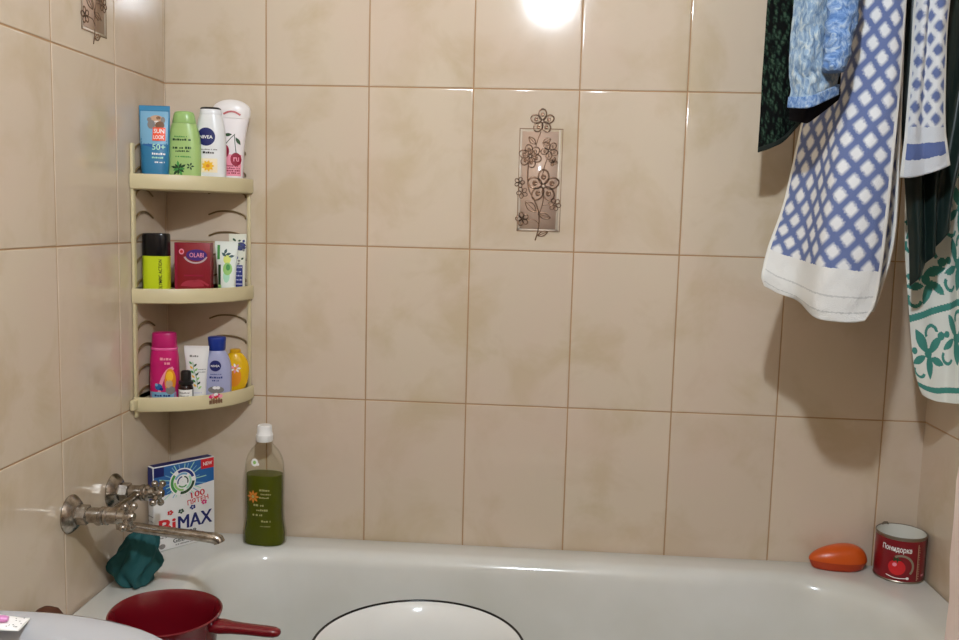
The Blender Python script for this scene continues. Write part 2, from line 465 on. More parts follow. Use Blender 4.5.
# red dipper on the near left corner of the tub rim
dip = thing('plastic_dipper', 'dark red plastic dipper with a straight handle beside the sink', 'dipper', (.2825, -.682, .601), math.radians(-4))
dh = .148; rr = .068
bm = bmesh.new(); lathe(bm, [(0, .01), (0, .048), (.004, .051), (dh - .012, rr - .004), (dh - .006, rr - .001), (dh, rr + .001), (dh + .001, rr - .001), (dh - .004, rr - .004), (dh - .03, rr - .008), (.01, .049), (.005, .045), (.005, .01)], seg=56, cap0=True, cap1=True)
for v in bm.verts:                                # a shallow pouring lip on the far left
    a = math.atan2(v.co.y, v.co.x); w = max(0, math.cos(a - 2.6)) ** 6
    if v.co.z > dh - .03: v.co.x *= 1 + .07 * w; v.co.y *= 1 + .07 * w
from_bm('bowl', bm, REDPL, dip, 40)
bm = bmesh.new(); rings = []
for t, w, h in ((-.006, .012, .007), (.006, .0125, .0075), (.02, .0095, .0065), (.040, .0085, .006), (.062, .0085, .006), (.074, .008, .0055), (.080, .0055, .004), (.082, .002, .0015)):
    rings.append([(rr + t, y * 1., dh - .012 - t * .02 + z) for y, z in sell(w, h, 2.6, 20)])
ring_strip(bm, rings, True, True, True); from_bm('handle', bm, REDPL, dip, 50)

# ------------------------------------------------------------------ sink on the left wall
sink = thing('wash_basin', 'white rounded ceramic sink on the left wall, its far rim showing', 'sink', (0, -1.11, 0))
bm = bmesh.new(); rings = []
for rx, ry, z in ((.06, .06, .62), (.1, .1, .64), (.19, .17, .73), (.224, .196, .80), (.232, .205, .835), (.233, .2065, .844), (.231, .2045, .849), (.226, .2, .8505), (.205, .178, .848), (.196, .17, .842), (.188, .162, .83), (.16, .14, .77), (.1, .09, .725), (.03, .03, .718)):
    rings.append([(.241 + x, y, z) for x, y in sell(rx, ry, 2.25, 72)])
ring_strip(bm, rings, True, True, True); from_bm('bowl', bm, PORCELAIN, sink, 50)
bm = bmesh.new(); box(bm, (.002, -.15, .66), (.12, .15, .835), .02, 3); from_bm('wall_bracket', bm, PORCELAIN, sink)
bm = bmesh.new(); lathe(bm, [(0, .1), (.03, .1), (.06, .075), (.4, .06), (.63, .08)], (.236, 0, 0), seg=32, cap0=True, cap1=True); from_bm('pedestal', bm, PORCELAIN, sink)
bm = bmesh.new(); lathe(bm, [(.7185, .004), (.7205, .02), (.7195, .024)], (.236, 0, 0), seg=24, cap0=True); from_bm('drain', bm, CHROME, sink)

# toothpaste tube and pink toothbrush on its rim
tp = thing('toothpaste_tube', 'white flat toothpaste tube with tiny dark dots on the sink rim', 'toothpaste', (.2565, -.9405, .8515), math.radians(8))
def flat_tube(bm, secs, seg=24):
    ring_strip(bm, [[(x, y, h + z) for y, z in sell(w, h, 2.4, seg)] for x, w, h in secs], True, True, True)
bm = bmesh.new(); flat_tube(bm, [(0, .0135, .0012), (-.006, .0135, .0014), (-.03, .0135, .004), (-.07, .013, .008), (-.1, .0125, .009), (-.108, .008, .009)]); from_bm('tube_body', bm, WHITE, tp, 50)
bm = bmesh.new(); lathe(bm, [(-.128, .007), (-.127, .0085), (-.108, .0085)], (0, 0, .009), 'x', 20, True, True); from_bm('cap', bm, MAG, tp)
p = Print(lambda u, v: Vector((u, v, .0026 + max(0, -u - .006) * .12)), (0, 0, 1)); rd = random.Random(4)
for k in range(14):
    p.ell(-rd.uniform(.001, .014), rd.uniform(-.011, .011), .0007, .0007, BLK, 2, n=8)
p.done('printed_dots', tp)
tb = thing('toothbrush', 'pink toothbrush lying across the white toothpaste tube on the sink', 'toothbrush', (.2435, -.9445, .8595), math.radians(14))
bm = bmesh.new(); ring_strip(bm, [[(x, y, z + dz) for y, z in sell(w, h, 2.2, 16)] for x, w, h, dz in ((0, .003, .002, 0), (-.003, .0042, .003, 0), (-.04, .0046, .0034, .004), (-.09, .004, .003, .009), (-.12, .003, .0025, .012), (-.16, .004, .002, .015))], True, True, True); from_bm('handle', bm, PINKP if False else mat('pink_plastic', (206, 134, 184), .3), tb, 50)
bm = bmesh.new(); box(bm, (-.16, -.0045, .016), (-.138, .0045, .027), .001, 1); from_bm('bristles', bm, WHITE, tb)

# brown laundry soap standing on the tub rim by the left wall
so = thing('soap_bar', 'brown rounded soap bar peeking over the far sink edge by the wall', 'soap', (.0275, -.508, .601))
bm = bmesh.new(); ring_strip(bm, [[(x, y, z) for x, y in sell(rx, ry, 3, 32)] for z, rx, ry in ((0, .02, .014), (.004, .022, .0165), (.03, .0225, .0175), (.048, .021, .016), (.057, .015, .012), (.0615, .006, .005))], True, True, True)
from_bm('soap_body', bm, SOAPBROWN, so, 50)

# ------------------------------------------------------------------ wall mixer tap
tap = thing('mixer_tap', 'worn nickel wall mixer tap with two cross handles on the left wall', 'tap', (0, 0, 0))
for yy, L, zz in ((-.388, .088, .7625), (-.244, .073, .7555)):
    bm = bmesh.new(); lathe(bm, [(.0005, .031), (.003, .031), (.005, .0295), (.011, .024), (.0145, .018), (.015, .012)], (0, yy, zz), 'x', 36, True, True); from_bm('wall_flange', bm, CHROME, tap, 30)
    bm = bmesh.new(); lathe(bm, [(.014, .0145), (.015, .0165), (.03, .0165), (.031, .0145)], (0, yy, zz), 'x', 6, True, True); from_bm('hex_nut', bm, CHROME, tap, 25)
    bm = bmesh.new(); lathe(bm, [(.028, .0115), (.034, .0125), (.05, .0125), (.052, .0145), (.055, .0145), (.057, .0125), (.06, .0145), (.063, .0145), (.065, .0125), (L - .008, .0125), (L - .006, .0105), (L + .004, .009)], (0, yy, zz), 'x', 28, True, True); from_bm('inlet_arm', bm, CHROME, tap, 30)
    bm = bmesh.new(); lathe(bm, [(L, .008), (L + .003, .0105), (L + .012, .0105), (L + .016, .007), (L + .018, .0065)], (0, yy, zz), 'x', 20, True, True)
    for k in range(4):
        a = PI / 2 * k + .5; d = Vector((0, math.cos(a), math.sin(a))); c = Vector((L + .008, yy, zz))
        tube(bm, [c + d * .006, c + d * .016, c + d * .021], [.005, .0038, .005], 10); sphere(bm, c + d * .0228, .0062)
    from_bm('cross_handle', bm, CHROME, tap, 40)
bm = bmesh.new(); tube(bm, [(.046, -.388, .754), (.046, -.372, .753), (.046, -.352, .751), (.046, -.316, .75), (.046, -.28, .751), (.046, -.244, .753)], [.0085, .0085, .008, .0095, .008, .0085], 20)
tube(bm, [(.046, -.33, .751), (.049, -.33, .742), (.058, -.33, .734), (.06, -.33, .726)], [.009, .0095, .010, .010], 20); from_bm('mixer_body', bm, CHROME, tap, 40)
bm = bmesh.new(); lathe(bm, [(.722, .0125), (.723, .014), (.735, .014), (.736, .0125)], (.06, -.33, 0), 'z', 6, True, True); from_bm('spout_nut', bm, CHROME, tap, 25)
bm = bmesh.new()
tube(bm, [(.06, -.33, .73), (.061, -.331, .7265), (.07, -.332, .7255), (.12, -.335, .7222), (.18, -.338, .7188), (.207, -.34, .717), (.219, -.34, .7162), (.2245, -.34, .7135), (.226, -.34, .7095)], [.0075, .0085, .0085, .0085, .0085, .0087, .0095, .0095, .0095], 18); from_bm('spout', bm, CHROME, tap, 45)

# teal rag bundled on the rim under the tap
bm = bmesh.new(); rings = []
secs = [(.6015, .056, .018, .024), (.606, .054, .025, .028), (.622, .046, .038, .031), (.640, .050, .043, .030), (.655, .056, .040, .028), (.672, .062, .030, .024), (.688, .065, .023, .019), (.696, .066, .010, .009)]
sp = spline([Vector((z, cx, rx)) for z, cx, rx, ry in secs], 36); sp2 = spline([Vector((ry, 0, 0)) for *_, ry in secs], 36)
for q, (a, b) in enumerate(zip(sp, sp2)):
    z, cx, rx = a; ry = b.x; ring = []
    for k in range(72):
        t = 2 * PI * k / 72
        f = .94 + .24 * abs(math.sin(2.5 * t + z * 26 + .9)) - .24 * abs(math.sin(3.5 * t - z * 40 + .3)) + .04 * math.sin(8 * t + z * 70)
        ring.append((max(.004, cx + math.cos(t) * rx * f), -.2715 + math.sin(t) * ry * f, z))
    rings.append(ring)
ring_strip(bm, rings, True, True, True)
tag(from_bm('wash_rag', bm, TEAL_RAG, None, 70), 'dark teal rag bunched on the tub rim under the tap', 'rag')

# ------------------------------------------------------------------ detergent box
bx = thing('detergent_box', 'white and blue detergent box with a swirl in the corner behind the tap', 'detergent', (.0560, -.0785, .6012), math.radians(51))
bw, bh, bt = .064, .166, .0105                       # half width, height, half depth
CARD = mat('white_card', (232, 230, 226), .5)
bm = bmesh.new(); box(bm, (-bw, -bt, 0), (bw, bt, bh), .0012, 2); from_bm('carton', bm, CARD, bx)
p = Print(lambda u, v: Vector((u * 1.024, -bt, v)))
u0, u1 = -.0613, .0613
p.quad((u0, .106), (u1, .118), (u1, bh - .0015), (u0, bh - .0015), BLUE, 1)
rd = random.Random(2)
cc = (-.004, .128)
for k in range(26):
    a = 2 * PI * k / 26 + rd.uniform(-.06, .06); L = rd.uniform(.034, .05)
    tip = [cc[0] + math.cos(a) * L, cc[1] + math.sin(a) * L]
    tip[0] = min(max(tip[0], u0), u1); tip[1] = min(max(tip[1], .1), bh - .003)
    p.stroke([cc, ((cc[0] + tip[0]) / 2, (cc[1] + tip[1]) / 2), tuple(tip)], .0016, SKY if k % 2 else MINT, 2, 4)
p.rect(u0, bh - .02, u0 + .02, bh - .0015, NAVY, 2, 2); p.rect(u0, .112, u0 + .018, .13, NAVY, 2, 2)
p.ell(cc[0], cc[1], .027, .027, WHITE, 3, n=30)
for k, m in ((0, DKBLUE), (1, GRN), (2, GRND)):
    a = 2 * PI * k / 3 + .3
    for q, rad in ((0, .0245), (1, .018), (2, .0115)):
        p.ell(cc[0], cc[1], rad, rad, m if q != 1 else (SKY, GRNL, MINT)[k], 4 + q, r0=.78, a0=a + q * .7, a1=a + q * .7 + 1.7, n=16)
p.rect(.034, bh - .021, u1, bh - .0015, RED, 3, 2); p.text('NEW', .048, bh - .0115, .019, .007, WHITE, 4)
p.text('100', .027, .098, .029, .012, RED, 3, .1); p.text('ПЯТЕН', .027, .0855, .044, .010, RED, 3, .1)
for k, (x, z, m) in enumerate(((-.03, .072, RED), (-.008, .070, GRND), (.016, .073, DKBLUE), (.04, .078, MAG))):
    for q in range(5):
        a = q * 1.256 + k; p.ell(x + .004 * math.cos(a), z + .003 * math.sin(a), .0024, .002, m, 3, n=8)
p.text('Bi', -.036, .0475, .034, .027, RED, 3, 0, .025); [p.text('MAX', .021 + q * .0009, .0475, .070, .027, NAVY, 3 + .3 * q, 0, 0) for q in (-1, 0, 1)]
p.text('COLOR', .0, .026, .05, .008, BLK, 3); p.text('GEL ГРАН', .006, .015, .062, .009, BLK, 3)
p.dashes(-.05, -.024, .026, .003, GREY, 3, 3); p.dashes(-.02, .04, .006, .0025, GREY, 3, 5); p.ell(-.047, .009, .0065, .005, GREY, 3, n=16)
p.done('printed_front', bx)
# side face of the carton
p = Print(lambda u, v: Vector((-bw, u, v)), (-1, 0, 0)); p.rect(-bt + .0012, .1, bt - .0012, bh - .0015, DKBLUE, 1, 2); p.dashes(-.01, .01, .07, .003, GREY, 2, 8); p.dashes(-.01, .01, .06, .003, GREY, 2, 9); p.done('printed_side', bx)
p = Print(lambda u, v: Vector((u, v, bh)), (0, 0, 1)); p.rect(u0, -bt + .0012, u1, bt - .0012, NAVY, 1, 2); p.done('printed_top', bx)

# ------------------------------------------------------------------ clear bottle of green gel
gb = thing('gel_bottle', 'clear plastic bottle half full of green gel on the tub rim', 'bottle', (.2090, -.0435, .6012), math.radians(-6))
bodyp = dense([(0, .041, .027, 2.6), (.002, .0425, .0285, 2.6), (.02, .0425, .0285, 2.6), (.038, .040, .027, 2.6), (.055, .0385, .026, 2.5), (.10, .0385, .026, 2.4), (.15, .0385, .026, 2.3), (.168, .036, .025, 2.2), (.182, .030, .022, 2.1), (.193, .021, .018, 2), (.2, .0145, .0145, 2), (.206, .0135, .0135, 2)], 4)
CLEAR = bpy.data.materials.new('clear_plastic'); CLEAR.use_nodes = True; MATS['clear'] = CLEAR
N_, L_, B_ = nodes(CLEAR); N_.remove(B_)
tr = N_.new('ShaderNodeBsdfTransparent'); tr.inputs[0].default_value = (.95, .95, .91, 1); gl = N_.new('ShaderNodeBsdfGlossy'); gl.inputs['Roughness'].default_value = .08
fr = N_.new('ShaderNodeFresnel'); fr.inputs[0].default_value = 1.12; mx = N_.new('ShaderNodeMixShader')
L_.new(math_node(N_, L_, 'MULTIPLY', fr.outputs[0], .4), mx.inputs[0]); L_.new(tr.outputs[0], mx.inputs[1]); L_.new(gl.outputs[0], mx.inputs[2]); L_.new(mx.outputs[0], N_['Material Output'].inputs[0])
GEL = mat('green_gel', (92, 98, 22), .12, trans=.25, ior=1.33)
loft('bottle_shell', bodyp, CLEAR, gb, 56)
gel = [(z, rx - .0028, ry - .0028, n) for z, rx, ry, n in bodyp if z < .138]; gel[0] = (.0014, *gel[0][1:])
loft('green_gel', gel + [(.1385, *gel[-1][1:])], GEL, gb, 56)
bm = bmesh.new(); lathe(bm, [(.2035, .0155), (.205, .0163), (.217, .0163), (.219, .0148), (.2335, .0138), (.2355, .012)], seg=32, cap0=True, cap1=True); from_bm('cap', bm, mat('white_cap', (238, 236, 232), .35), gb)
p = Print(front_of(bodyp)); fl = (-.013, .098)
for k in range(8):
    a = k * PI / 4; p.leaf(fl[0] + .0075 * math.cos(a), fl[1] + .0075 * math.sin(a), .011, .005, a, ORNP, 2)
p.ell(fl[0], fl[1], .003, .003, PALEPRINT, 3, n=10)
for q, (a, b, z, h) in enumerate(((.0, .02, .112, .004), (.003, .024, .104, .003), (0, .02, .097, .003), (-.012, .012, .082, .005), (-.006, .018, .072, .004), (-.014, .006, .062, .004), (.004, .022, .05, .004), (.002, .022, .04, .002))): p.dashes(a, b, z, h, PALEPRINT, 2, q)
p.done('printed_label', gb); p = Print(front_of(bodyp)); p.ell(-.010, .166, .0075, .0075, WHITE, 2, n=20); p.ell(-.010, .166, .0035, .0035, GRNL, 3, n=12); p.ell(-.003, .163, .003, .003, WHITE, 3, n=10)
p.done('round_sticker', gb)

# ------------------------------------------------------------------ tomato can and orange soap case
can = thing('tin_can', 'open red tomato tin with white lettering in the right rim corner', 'can', (1.4285, -.051, .6012), math.radians(24))
cr_, ch = .0442, .086
bm = bmesh.new(); lathe(bm, [(.003, cr_ - .001), (.005, cr_ - .0006), (.02, cr_ - .0006), (ch - .006, cr_ - .0006)], seg=64); from_bm('can_wall', bm, TINRED, can)
bm = bmesh.new(); lathe(bm, [(.0, cr_ - .003), (.0, cr_ - .0005), (.002, cr_ + .0005), (.0035, cr_ - .0005)], seg=64, cap0=True); from_bm('bottom_rim', bm, TIN, can)
bm = bmesh.new(); lathe(bm, [(ch - .007, cr_ - .0008), (ch - .005, cr_ + .0004), (ch - .001, cr_ + .0006), (ch, cr_ - .0004), (ch - .001, cr_ - .0016)], seg=64); from_bm('top_rim', bm, TIN, can)
bm = bmesh.new(); lathe(bm, [(ch - .001, cr_ - .0017), (ch - .01, cr_ - .0024), (.004, cr_ - .0024), (.002, .001)], seg=64); from_bm('can_lining', bm, TIN_IN, can)
def canf(u, v, r=cr_): return Vector((math.sin(u / cr_) * r, -math.cos(u / cr_) * r, v))
p = Print(lambda u, v: canf(u, v, cr_ + .0001), (0, -.3, 0)); V0 = -.035
p.f = lambda u, v: canf(u + V0, v, cr_ + .0002)
p.text('Помидорка', -.006, .0625, .052, .013, WHITE, 1, -.03, .02)
p.f = lambda u, v: canf(u + V0, v, cr_ + .0001)
p.ell(.004, .032, .022, .022, mat('pale_green_print', (140, 130, 110), .4), 1, r0=.82, a0=-.7, a1=2.2, n=20)
p.ell(-.004, .029, .015, .0145, RED, 1, n=24); p.ell(-.008, .034, .004, .0035, PINKP, 2, rot=.5, n=12)
for k in range(5): p.leaf(-.005 + .004 * math.cos(k * 1.25), .0435 + .002 * math.sin(k * 1.25), .008, .003, k * 1.25, GRND, 2)
p.stroke([(-.022, .012), (-.006, .009), (.012, .010)], .0015, WHITE, 1, 8); p.ell(.015, .0105, .003, .0025, WHITE, 1, n=10)
p.rect(.0325, .006, .034, .074, TAN, 1, 6)
for q in range(14): p.dashes(.035, .038, .01 + q * .0045, .0022, TAN, 1, q)
p.dashes(.044, .052, .016, .006, PINKP, 1, 31)
p.done('printed_label', can)
bm = bmesh.new(); tube(bm, [(-.006, .0415, ch - .001), (-.002, .0405, ch + .0035), (.005, .040, ch + .003), (.008, .0405, ch - .001)], .0016, 8); from_bm('lid_tab', bm, TIN, can)

sc = thing('soap_case', 'orange oval soap case lying on the back rim near the red tin', 'soap case', (1.3225, -.031, .6012), math.radians(4))
def shell(z0, z1, k0, k1, name, m, puff):
    bm = bmesh.new(); rings = []
    for q in range(9):
        t = q / 8; z = z0 + (z1 - z0) * t; s = k0 + (k1 - k0) * (t ** puff)
        rings.append([(x * s - .004 * (1 - s), y * s * (1 + .22 * x / .054), z) for x, y in sell(.054, .026, 2.05, 56)])
    ring_strip(bm, rings, True, True, True); return from_bm(name, bm, m, sc, 50)
shell(0, .0165, .80, 1., 'lower_shell', ORANGE_D, .5)
bm = bmesh.new(); rings = []
for q in range(14):
    t = q / 13 * PI / 2; s = math.cos(t) ** .8 if q < 13 else .03
    rings.append([(x * s, y * s * (1 + .22 * x / .054), .0168 + .029 * math.sin(t) * (1 + .25 * x * s / .054)) for x, y in sell(.055, .027, 2.05, 56)])
ring_strip(bm, rings, True, True, True); from_bm('upper_shell', bm, ORANGE, sc, 60)

# ------------------------------------------------------------------ corner shelf unit
shelf = thing('corner_shelf', 'beige plastic three-tier corner shelf unit fixed in the left corner', 'shelf', (0, 0, 0))
RX, RY = .174, .162
def qarc(rx, ry, n=26): return [(rx * math.sin(PI / 2 * k / n), -ry * math.cos(PI / 2 * k / n)) for k in range(n + 1)]
tiers = (1.284, 1.0785, .8785)
for zt in tiers:
    bm = bmesh.new(); lip = .028
    def outl(rx, ry, e): return [(e, -e)] + [(max(x, e), min(y, -e)) for x, y in qarc(rx, ry)]
    ring_strip(bm, [[(x, y, z) for x, y in outl(rx, ry, .0015)] for rx, ry, z in ((RX - .004, RY - .004, zt), (RX - .001, RY - .001, zt + .002), (RX, RY, zt + .006), (RX, RY, zt + lip - .002), (RX - .001, RY - .001, zt + lip), (RX - .003, RY - .003, zt + lip), (RX - .004, RY - .004, zt + lip - .001), (RX - .0045, RY - .0045, zt + .019))], True, True, True)
    o = from_bm('shelf_tray', bm, SHELF, shelf, 40)
def floor_z(i): return tiers[i] + .0195
for side in ('l', 'r'):
    bm = bmesh.new()
    if side == 'l': box(bm, (.0008, -.1595, .868), (.0065, -.1475, 1.366), .002, 2)
    else: box(bm, (.162, -.0055, .868), (.169, -.0008, 1.305), .0015, 2)
    from_bm('wall_rail', bm, SHELF, shelf)
bm = bmesh.new(); box(bm, (.0008, -.178, .884), (.010, -.160, .904), .003, 2); from_bm('rail_foot', bm, SHELF, shelf)
for k in range(12):
    z = .912 + k * .0409
    if any(abs(z - (t + .014)) < .017 for t in tiers): continue
    bm = bmesh.new(); pts = spline([(.003, -.147, z - .010), (.003, -.132, z + .002), (.003, -.11, z + .006), (.003, -.09, z + .003), (.003, -.07, z - .006)], 14); tube(bm, pts, .0016, 8); from_bm('side_rib', bm, SHELF_DK, shelf)
    bm = bmesh.new(); pts = spline([(.159, -.003, z - .004), (.156, -.003, z + .003), (.135, -.003, z + .010), (.105, -.003, z + .010), (.085, -.003, z + .003)], 14); tube(bm, pts, .0016, 8); from_bm('side_rib', bm, SHELF_DK, shelf)
# flower sticker on the lip of the lowest tray
def lipf(zt):
    def f(u, v):
        a = u; return Vector((math.sin(a) * (RX + .0002), -math.cos(a) * (RY + .0002), zt + v))
    return f
p = Print(lipf(tiers[2]), (.1, -.1, 0)); a0 = .88
for k, (da, v, m) in enumerate(((-.06, .024, MAG), (-.03, .026, PINKP), (0, .023, RED), (.03, .025, MAG), (.06, .023, PINKP), (.0, .027, WHITE))): p.ell(a0 + da, v, .026, .0035, m, 2 + k % 3, n=12)
p.dashes(a0 - .08, a0 + .08, .0155, .012, BRN, 2, 4)
for k in range(5): p.rect(a0 - .075 + k * .032, .011, a0 - .05 + k * .032, .017, BRN, 2, 2)
o = p.done('flower_sticker', shelf); o['label'] = 'pink flower sticker on the lowest lip'

# ------------------------------------------------------------------ toiletries
def face(x, y): return math.atan2(-1.722 - y, .7355 - x) + PI / 2      # yaw that turns the printed front to the bath's open side
# --- top tray
z0 = floor_z(0) + .0006
TUBEBLUE = mat('tube_blue', (50, 122, 162), .35)
t = thing('sunscreen_tube', 'blue sunscreen tube with an orange-red square, leftmost on the top tray', 'tube', (.0325, -.124, z0), .12)
sp_ = dense([(0, .023, .0155, 2.2), (.002, .0235, .016, 2.2), (.03, .025, .0155, 2.2), (.07, .0262, .011, 2.2), (.105, .0272, .005, 2.3), (.122, .0275, .0012, 3), (.131, .0277, .0011, 3)], 4)
loft('tube_body', sp_, TUBEBLUE, t); p = Print(front_of(sp_))
p.rect(-.0245, .062, .0245, .121, SKY, 1); p.quad((-.025, .0615), (.024, .05), (.024, .062), (-.025, .064), BLUE, 1)
p.rect(-.0268, .123, .0268, .130, flat('teal_blue_print', (62, 138, 180)), 1, 6)
for k, (x, z, a, b, m) in enumerate(((.004, .103, .014, .011, TAN), (-.004, .097, .007, .008, GREY), (.011, .096, .008, .007, BRN), (.005, .1, .007, .004, WHITE), (.016, .105, .004, .006, GREY), (-.008, .106, .004, .004, GREY), (.008, .109, .004, .003, BRN))): p.ell(x, z, a, b, m, 2 + k % 3)
p.rect(-.001, .068, .021, .092, ORED, 5); p.text('SUN', .010, .0855, .018, .008, WHITE, 6); p.text('LOOK', .010, .0745, .018, .007, WHITE, 6)
p.text('50+', .010, .057, .022, .011, MINT, 5); p.dashes(-.001, .021, .045, .004, WHITE, 5, 1); p.dashes(-.001, .018, .038, .003, MINT, 5, 2); p.dashes(.004, .02, .030, .003, WHITE, 5, 3)
p.done('printed_label', t)
SHAMP = mat('pale_green_plastic', (166, 196, 120), .35, sss=.1)
t = thing('shampoo_bottle', 'pale green shampoo bottle with a dark herb print on the top tray', 'bottle', (.0775, -.100, z0), .14)
gp = dense([(0, .0275, .0165, 2.8), (.003, .029, .0178, 2.8), (.04, .0298, .018, 2.6), (.075, .0285, .0175, 2.5), (.095, .024, .0165, 2.4), (.102, .0215, .016, 2.4)], 4)
loft('bottle_body', gp, SHAMP, t)
loft('cap', [(.1025, .0205, .0155, 2.4), (.104, .021, .0158, 2.4), (.118, .0185, .0145, 2.3), (.1225, .0165, .013, 2.2), (.124, .013, .0105, 2.2)], mat('green_cap', (152, 188, 112), .3), t)
p = Print(front_of(gp)); p.dashes(-.014, .010, .078, .0026, GRN, 2, 1); p.dashes(-.017, .016, .0725, .004, GRND, 2, 2); p.dashes(-.017, .016, .058, .0045, GRND, 2, 3); p.dashes(-.012, .016, .052, .003, GRND, 2, 4); p.dashes(-.012, .018, .042, .0025, GRN, 2, 5)
for k in range(11):
    a = k * .571; q = .009 if k % 2 else .0055; p.leaf(-.006 + math.cos(a) * q, .020 + math.sin(a) * q, .011, .0045, a, GRND if k % 3 else GRN, 2 + k % 2)
for k in range(5): a = k * 1.25; p.leaf(.014 + math.cos(a) * .004, .025 + math.sin(a) * .004, .006, .003, a, GRND, 2)
p.done('printed_label', t)
PEARL = mat('pearl_white_plastic', (226, 226, 224), .3)
t = thing('shower_gel_bottle', 'white shower gel bottle with round navy logo and black cap edge', 'bottle', (.1175, -.074, z0 - .0003), .2)
np_ = dense([(0, .0255, .0165, 2.8), (.003, .027, .018, 2.8), (.05, .0275, .0185, 2.6), (.09, .0262, .0178, 2.5), (.112, .0225, .0165, 2.4), (.122, .020, .0155, 2.4)], 4)
loft('bottle_body', np_, PEARL, t)
loft('cap', [(.1222, .0195, .015, 2.4), (.1235, .0198, .0152, 2.4), (.1305, .0188, .0146, 2.4), (.1315, .0182, .014, 2.4)], mat('white_cap_gloss', (230, 230, 230), .25), t)
loft('cap_edge', [(.1316, .0185, .0142, 2.4), (.1322, .0188, .0145, 2.4), (.1345, .0175, .0132, 2.4), (.1355, .0155, .0115, 2.4)], BLK, t)
p = Print(front_of(np_)); p.ell(-.006, .081, .0165, .0165, NAVY, 2, n=30); p.text('NIVEA', -.006, .0805, .024, .006, WHITE, 4)
p.dashes(-.017, .016, .058, .0025, GREY, 2, 1); p.dashes(-.012, .008, .0525, .004, BLK, 2, 2); p.rect(-.019, .016, .014, .0415, flat('cream_print', (244, 226, 190)), 1)
for k in range(9): a = k * .698; p.leaf(-.003 + math.cos(a) * .006, .028 + math.sin(a) * .005, .011, .0055, a, YEL, 2 + k % 2)
p.ell(-.003, .028, .0035, .003, YELD, 4, n=10); p.done('printed_label', t)
t = thing('lotion_bottle', 'white lotion bottle with a cherry print, tallest on the top tray', 'bottle', (.1440, -.036, z0), .25)
cp = dense([(0, .0185, .0145, 2.8), (.003, .0198, .0158, 2.8), (.05, .0222, .016, 2.6), (.09, .0262, .0158, 2.5), (.112, .0305, .0152, 2.5), (.119, .0322, .015, 2.4)], 4)
loft('bottle_body', cp, mat('white_lotion_plastic', (236, 228, 226), .3), t)
loft('cap', dense([(.1195, .032, .0148, 2.4), (.128, .0345, .0148, 2.4), (.139, .034, .0145, 2.3), (.146, .029, .013, 2.2), (.152, .019, .010, 2.1), (.1545, .009, .006, 2), (.155, .003, .003, 2)], 4), mat('pearl_cap', (232, 226, 222), .3), t)
p = Print(front_of(cp))
p.f = lambda u, v: front_of([(.1195, .032, .0148, 2.4), (.128, .0345, .0148, 2.4), (.139, .034, .0145, 2.3), (.146, .029, .013, 2.2)])(u, v)
p.stroke([(-.014, .1265), (-.004, .131), (.006, .131), (.017, .1255)], .0035, mat('rose_print', (186, 96, 96), .4), 3)
p.done('cap_print', t); p = Print(front_of(cp)); p.rect(-.019, .012, .021, .052, PINKP, 1); p.ell(-.0125, .058, .0088, .0125, CRIM, 3); p.ell(.0085, .043, .010, .0125, CRIM, 3); p.ell(-.015, .063, .002, .003, PINKP, 4, n=8)
p.stroke([(-.012, .069), (-.002, .081), (.007, .09)], .0013, GRND, 3); p.stroke([(.009, .054), (.007, .072), (.006, .088)], .0013, GRND, 3)
p.leaf(-.006, .0885, .015, .006, .1, GRND, 4); p.leaf(.0125, .077, .016, .0065, -1.0, GRND, 4)
p.text('ru', .009, .043, .010, .008, PINKP, 4)
for q, z in enumerate((.031, .0265, .022, .0175)): p.dashes(-.015, .015, z, .003, CRIM, 2, q)
p.done('printed_label', t)
# --- middle tray
z1 = floor_z(1) + .0006
t = thing('deodorant_can', 'lime yellow deodorant with a large black cap on the middle tray', 'deodorant', (.0300, -.119, z1), .08)
dp = dense([(0, .0222, .0165, 2.8), (.003, .0238, .018, 2.8), (.05, .0242, .018, 2.8), (.066, .0242, .018, 2.8)], 4)
loft('can_body', dp, mat('lime_paint', (196, 212, 30), .3), t)
loft('cap', [(.0664, .024, .0178, 2.8), (.067, .0244, .0182, 2.8), (.104, .0242, .018, 2.8), (.1065, .0234, .0174, 2.8), (.1075, .0215, .016, 2.8)], mat('black_gloss_plastic', (16, 14, 16), .25), t)
p = Print(front_of(dp)); p.text('OLYMPIC ACTION', .0125, .032, .056, .006, BLK, 2, PI / 2); p.done('printed_label', t)
t = thing('pad_box', 'dark red carton with a purple oval on the middle tray', 'box', (.0845, -.0775, z1), .14)
MAROON = mat('maroon_card', (138, 24, 38), .35, coat=.2)
bm = bmesh.new(); box(bm, (-.033, -.014, 0), (.033, .014, .091), .001, 2); from_bm('carton', bm, MAROON, t)
p = Print(lambda u, v: Vector((u, -.014, v))); p.rect(-.0325, .001, -.0275, .09, CRIM, 1, 1); p.ell(.008, .068, .019, .0105, PURP, 2, n=30); p.text('OLABI', .008, .068, .026, .0085, PINKP, 3, 0, .01)
p.ell(.006, .070, .023, .018, mat('silver_print', (196, 172, 172), .4), 2, r0=.84, a0=PI + .35, a1=2 * PI - .3, n=24); p.ell(-.0195, .074, .0048, .0055, PINKP, 2, n=16); p.ell(-.0195, .074, .003, .003, RED, 3, n=10)
p.ell(.0, .008, .022, .013, MAROONL, 1, a0=.15, a1=PI - .15, n=20); p.stroke([(.0, .018), (.014, .020), (.030, .011)], .004, MAROONL, 1); p.rect(-.016, .028, .02, .031, CRIM, 1, 1)
p.done('printed_front', t)
def tube_prof(h, w0, w1, d): return dense([(0, w0, d, 2.2), (.002, w0 + .0005, d + .0005, 2.2), (h * .3, w0 + (w1 - w0) * .3, d * .85, 2.2), (h * .65, w0 + (w1 - w0) * .65, d * .5, 2.3), (h * .92, w1, .0014, 3), (h, w1, .0012, 3)], 4)
t = thing('hand_cream_tube', 'white cream tube with lime and leaf print on the middle tray', 'tube', (.1385, -.0535, z1), .2)
